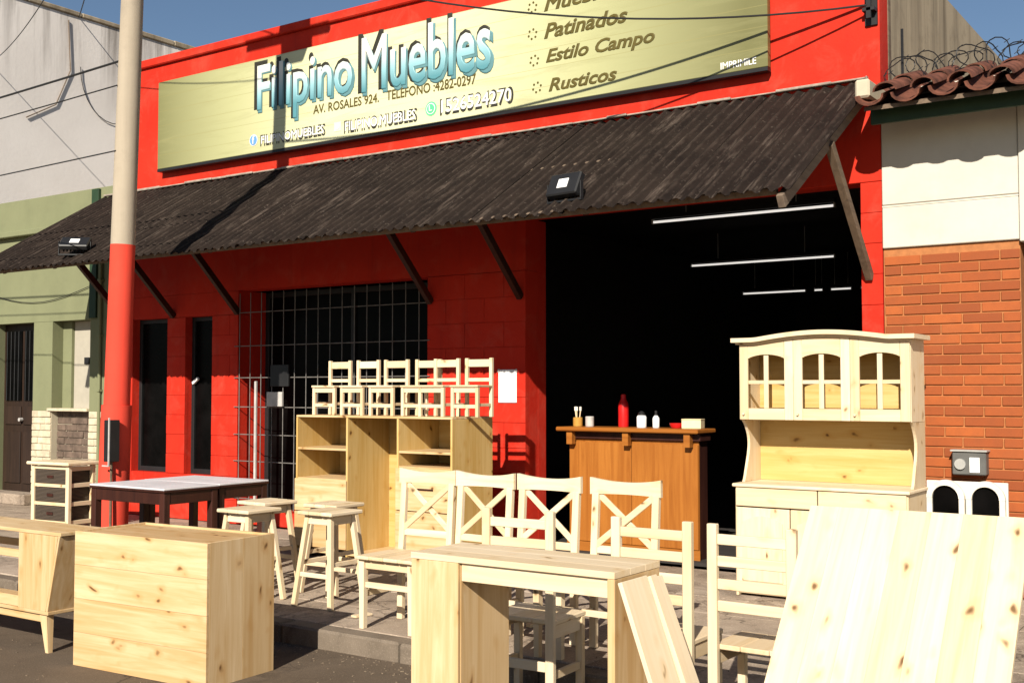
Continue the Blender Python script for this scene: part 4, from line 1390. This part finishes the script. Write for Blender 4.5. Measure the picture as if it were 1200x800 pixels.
# ================================================================== LARGE BOX
bx = thing('pine_box', 'large knotty pine box with recessed top standing on the road', 'box', (-5.51, 4.23, -.12), 3)
BW, BDp, BH = 1.11, .53, .795
for k in range(4):
    z0 = k * BH / 4
    MB().box(-BW / 2, BW / 2, 0, .02, z0 + .0006, z0 + BH / 4 - .0006, .0012).build('front_board', QX, bx)
    MB().box(-BW / 2 + .022, BW / 2 - .022, BDp - .02, BDp, z0 + .0006, z0 + BH / 4 - .0006, .0012).build('back_board', QX, bx)
for s_ in (-1, 1):
    for k in range(2):
        y0 = .0205 + k * (BDp - .0205) / 2
        MB().box(min(s_ * BW / 2, s_ * (BW / 2 - .02)), max(s_ * BW / 2, s_ * (BW / 2 - .02)), y0, y0 + (BDp - .0205) / 2 - .0008, 0, BH, .0012).build('side_board', QZ, bx)
MB().box(-BW / 2 + .021, BW / 2 - .021, .021, BDp - .021, BH - .034, BH - .012, .001).build('recessed_top', QX, bx)

# ================================================================== NARROW DESK
dk = thing('narrow_desk', 'narrow pine desk with one boxed pedestal leg in front of the chairs', 'desk', (-2.82, 4.06, -.12), 0)
DW, DD, DH = .53, .40, .90
for k in range(3):
    y0 = k * DD / 3
    MB().box(-DW, DW, y0 + .0006, y0 + DD / 3 - .0006, DH - .028, DH, .0012).build('top_board', PX, dk)
MB().box(-DW + .275, DW - .036, .02, .04, DH - .11, DH - .029, .002).build('apron', PX, dk)
MB().box(-DW + .275, DW - .036, DD - .03, DD - .01, DH - .13, DH - .029, .002).build('apron', PX, dk)
pd = MB().box(-DW + .002, -DW + .268, .002, .022, 0, DH - .029, .003).build('pedestal_front', QZ, dk)
MB().box(-DW + .250, -DW + .270, .0225, DD - .002, 0, DH - .029, .002).build('pedestal_side', QZ, dk)
MB().box(-DW + .002, -DW + .022, .0225, DD - .002, 0, DH - .029, .002).build('pedestal_side', QZ, dk)
MB().box(DW - .035, DW - .001, .002, DD - .002, 0, DH - .029, .003).build('end_panel', QZ, dk)

# ================================================================== LEANING BOARDS
def lean_board(x_top, x_bot, y0, y1, z_top, th, label):
    t = thing('loose_board', label, 'board', (x_bot, (y0 + y1) / 2, -.112), 0, 'boards leaning on the desk')
    dx, L = x_top - x_bot, math.hypot(x_top - x_bot, z_top)
    t.rotation_euler = (0, math.atan2(dx, z_top), 0)
    MB().box(-th / 2, th / 2, -(y1 - y0) / 2, (y1 - y0) / 2, 0, L, .003).build('plank', PZ, t)
    return t
lean_board(-2.262, -1.955, 4.05, 4.27, .855, .02, 'wide pine board leaning on the end of the narrow desk')
lean_board(-2.255, -1.935, 4.277, 4.335, .850, .03, 'narrow pine strip leaning beside the wide board')
lean_board(-2.262, -1.930, 4.342, 4.41, .838, .02, 'thin pine strip leaning next to the narrow strip on the desk end')

# ================================================================== LEANING TABLE TOP
TWD, TH_ = .915, 1.433
lean = math.atan2(5.0 - 4.08, .977 + .12)
tp = thing('table_top', 'big knotty pine table top leaning upright towards the street', 'table top', (-1.352, 4.08, -.104))
tp.rotation_euler = (-lean, 0, 0)
for k in range(7):
    w_ = TWD / 7
    xc = -TWD / 2 + (k + .5) * w_
    MB().box(xc - w_ / 2 + .0002, xc + w_ / 2 - .0002, -.012, .012, random.uniform(0, .0015), TH_ + random.uniform(-.0012, 0), .0008).build('board', PZ, tp)
for s_ in (.25, .75):
    MB().box(-TWD / 2 + .06, TWD / 2 - .06, .0125, .039, TH_ * s_ - .03, TH_ * s_ + .03, .003).build('batten', PX, tp)

# ================================================================== bits lying on the ground
gm = MB()
for k in range(1500):
    if random.random() < .55:
        x_, y_, z_ = random.uniform(-9, 1), KY - abs(random.gauss(0, .16)) - .01, -.12
    elif random.random() < .5:
        x_, y_, z_ = random.uniform(-8, -.5), random.uniform(3.2, 5.2), -.12
    else:
        x_, y_, z_ = random.uniform(-8, 1), random.uniform(5.55, 8.9), 0.0
    q_ = random.uniform(.002, .0055)
    a_ = random.uniform(0, 3.1)
    e_ = (V(math.cos(a_), math.sin(a_), 0), V(-math.sin(a_), math.cos(a_), 0), V(0, 0, 1))
    gm.obox((x_, y_, z_ + q_ * .3), e_, (q_ * random.uniform(.7, 2.2), q_, q_ * .5), q_ * .3)
grit = gm.build('gutter_grit', plain('grit', (0.17, 0.13, 0.09), 0.9, 0.5, 40))
tag(grit, 'fine grit and sawdust chips scattered along the gutter and pavement', 'grit', kind='stuff')
for k in range(6):
    x_, y_ = random.uniform(-5.6, -2.2), random.uniform(5.7, 7.3)
    t = thing('wood_offcut', 'small pine offcut lying on the pavement among the chairs', 'offcut', (x_, y_, .001), random.uniform(0, 180), 'offcuts on the pavement')
    l_, w_ = random.uniform(.04, .12), random.uniform(.015, .035)
    MB().box(-l_, l_, -w_, w_, 0, random.uniform(.012, .03), .002).build('piece', PX, t)

scene.render.engine = 'CYCLES'
scene.cycles.max_bounces = 6
scene.cycles.diffuse_bounces = 2
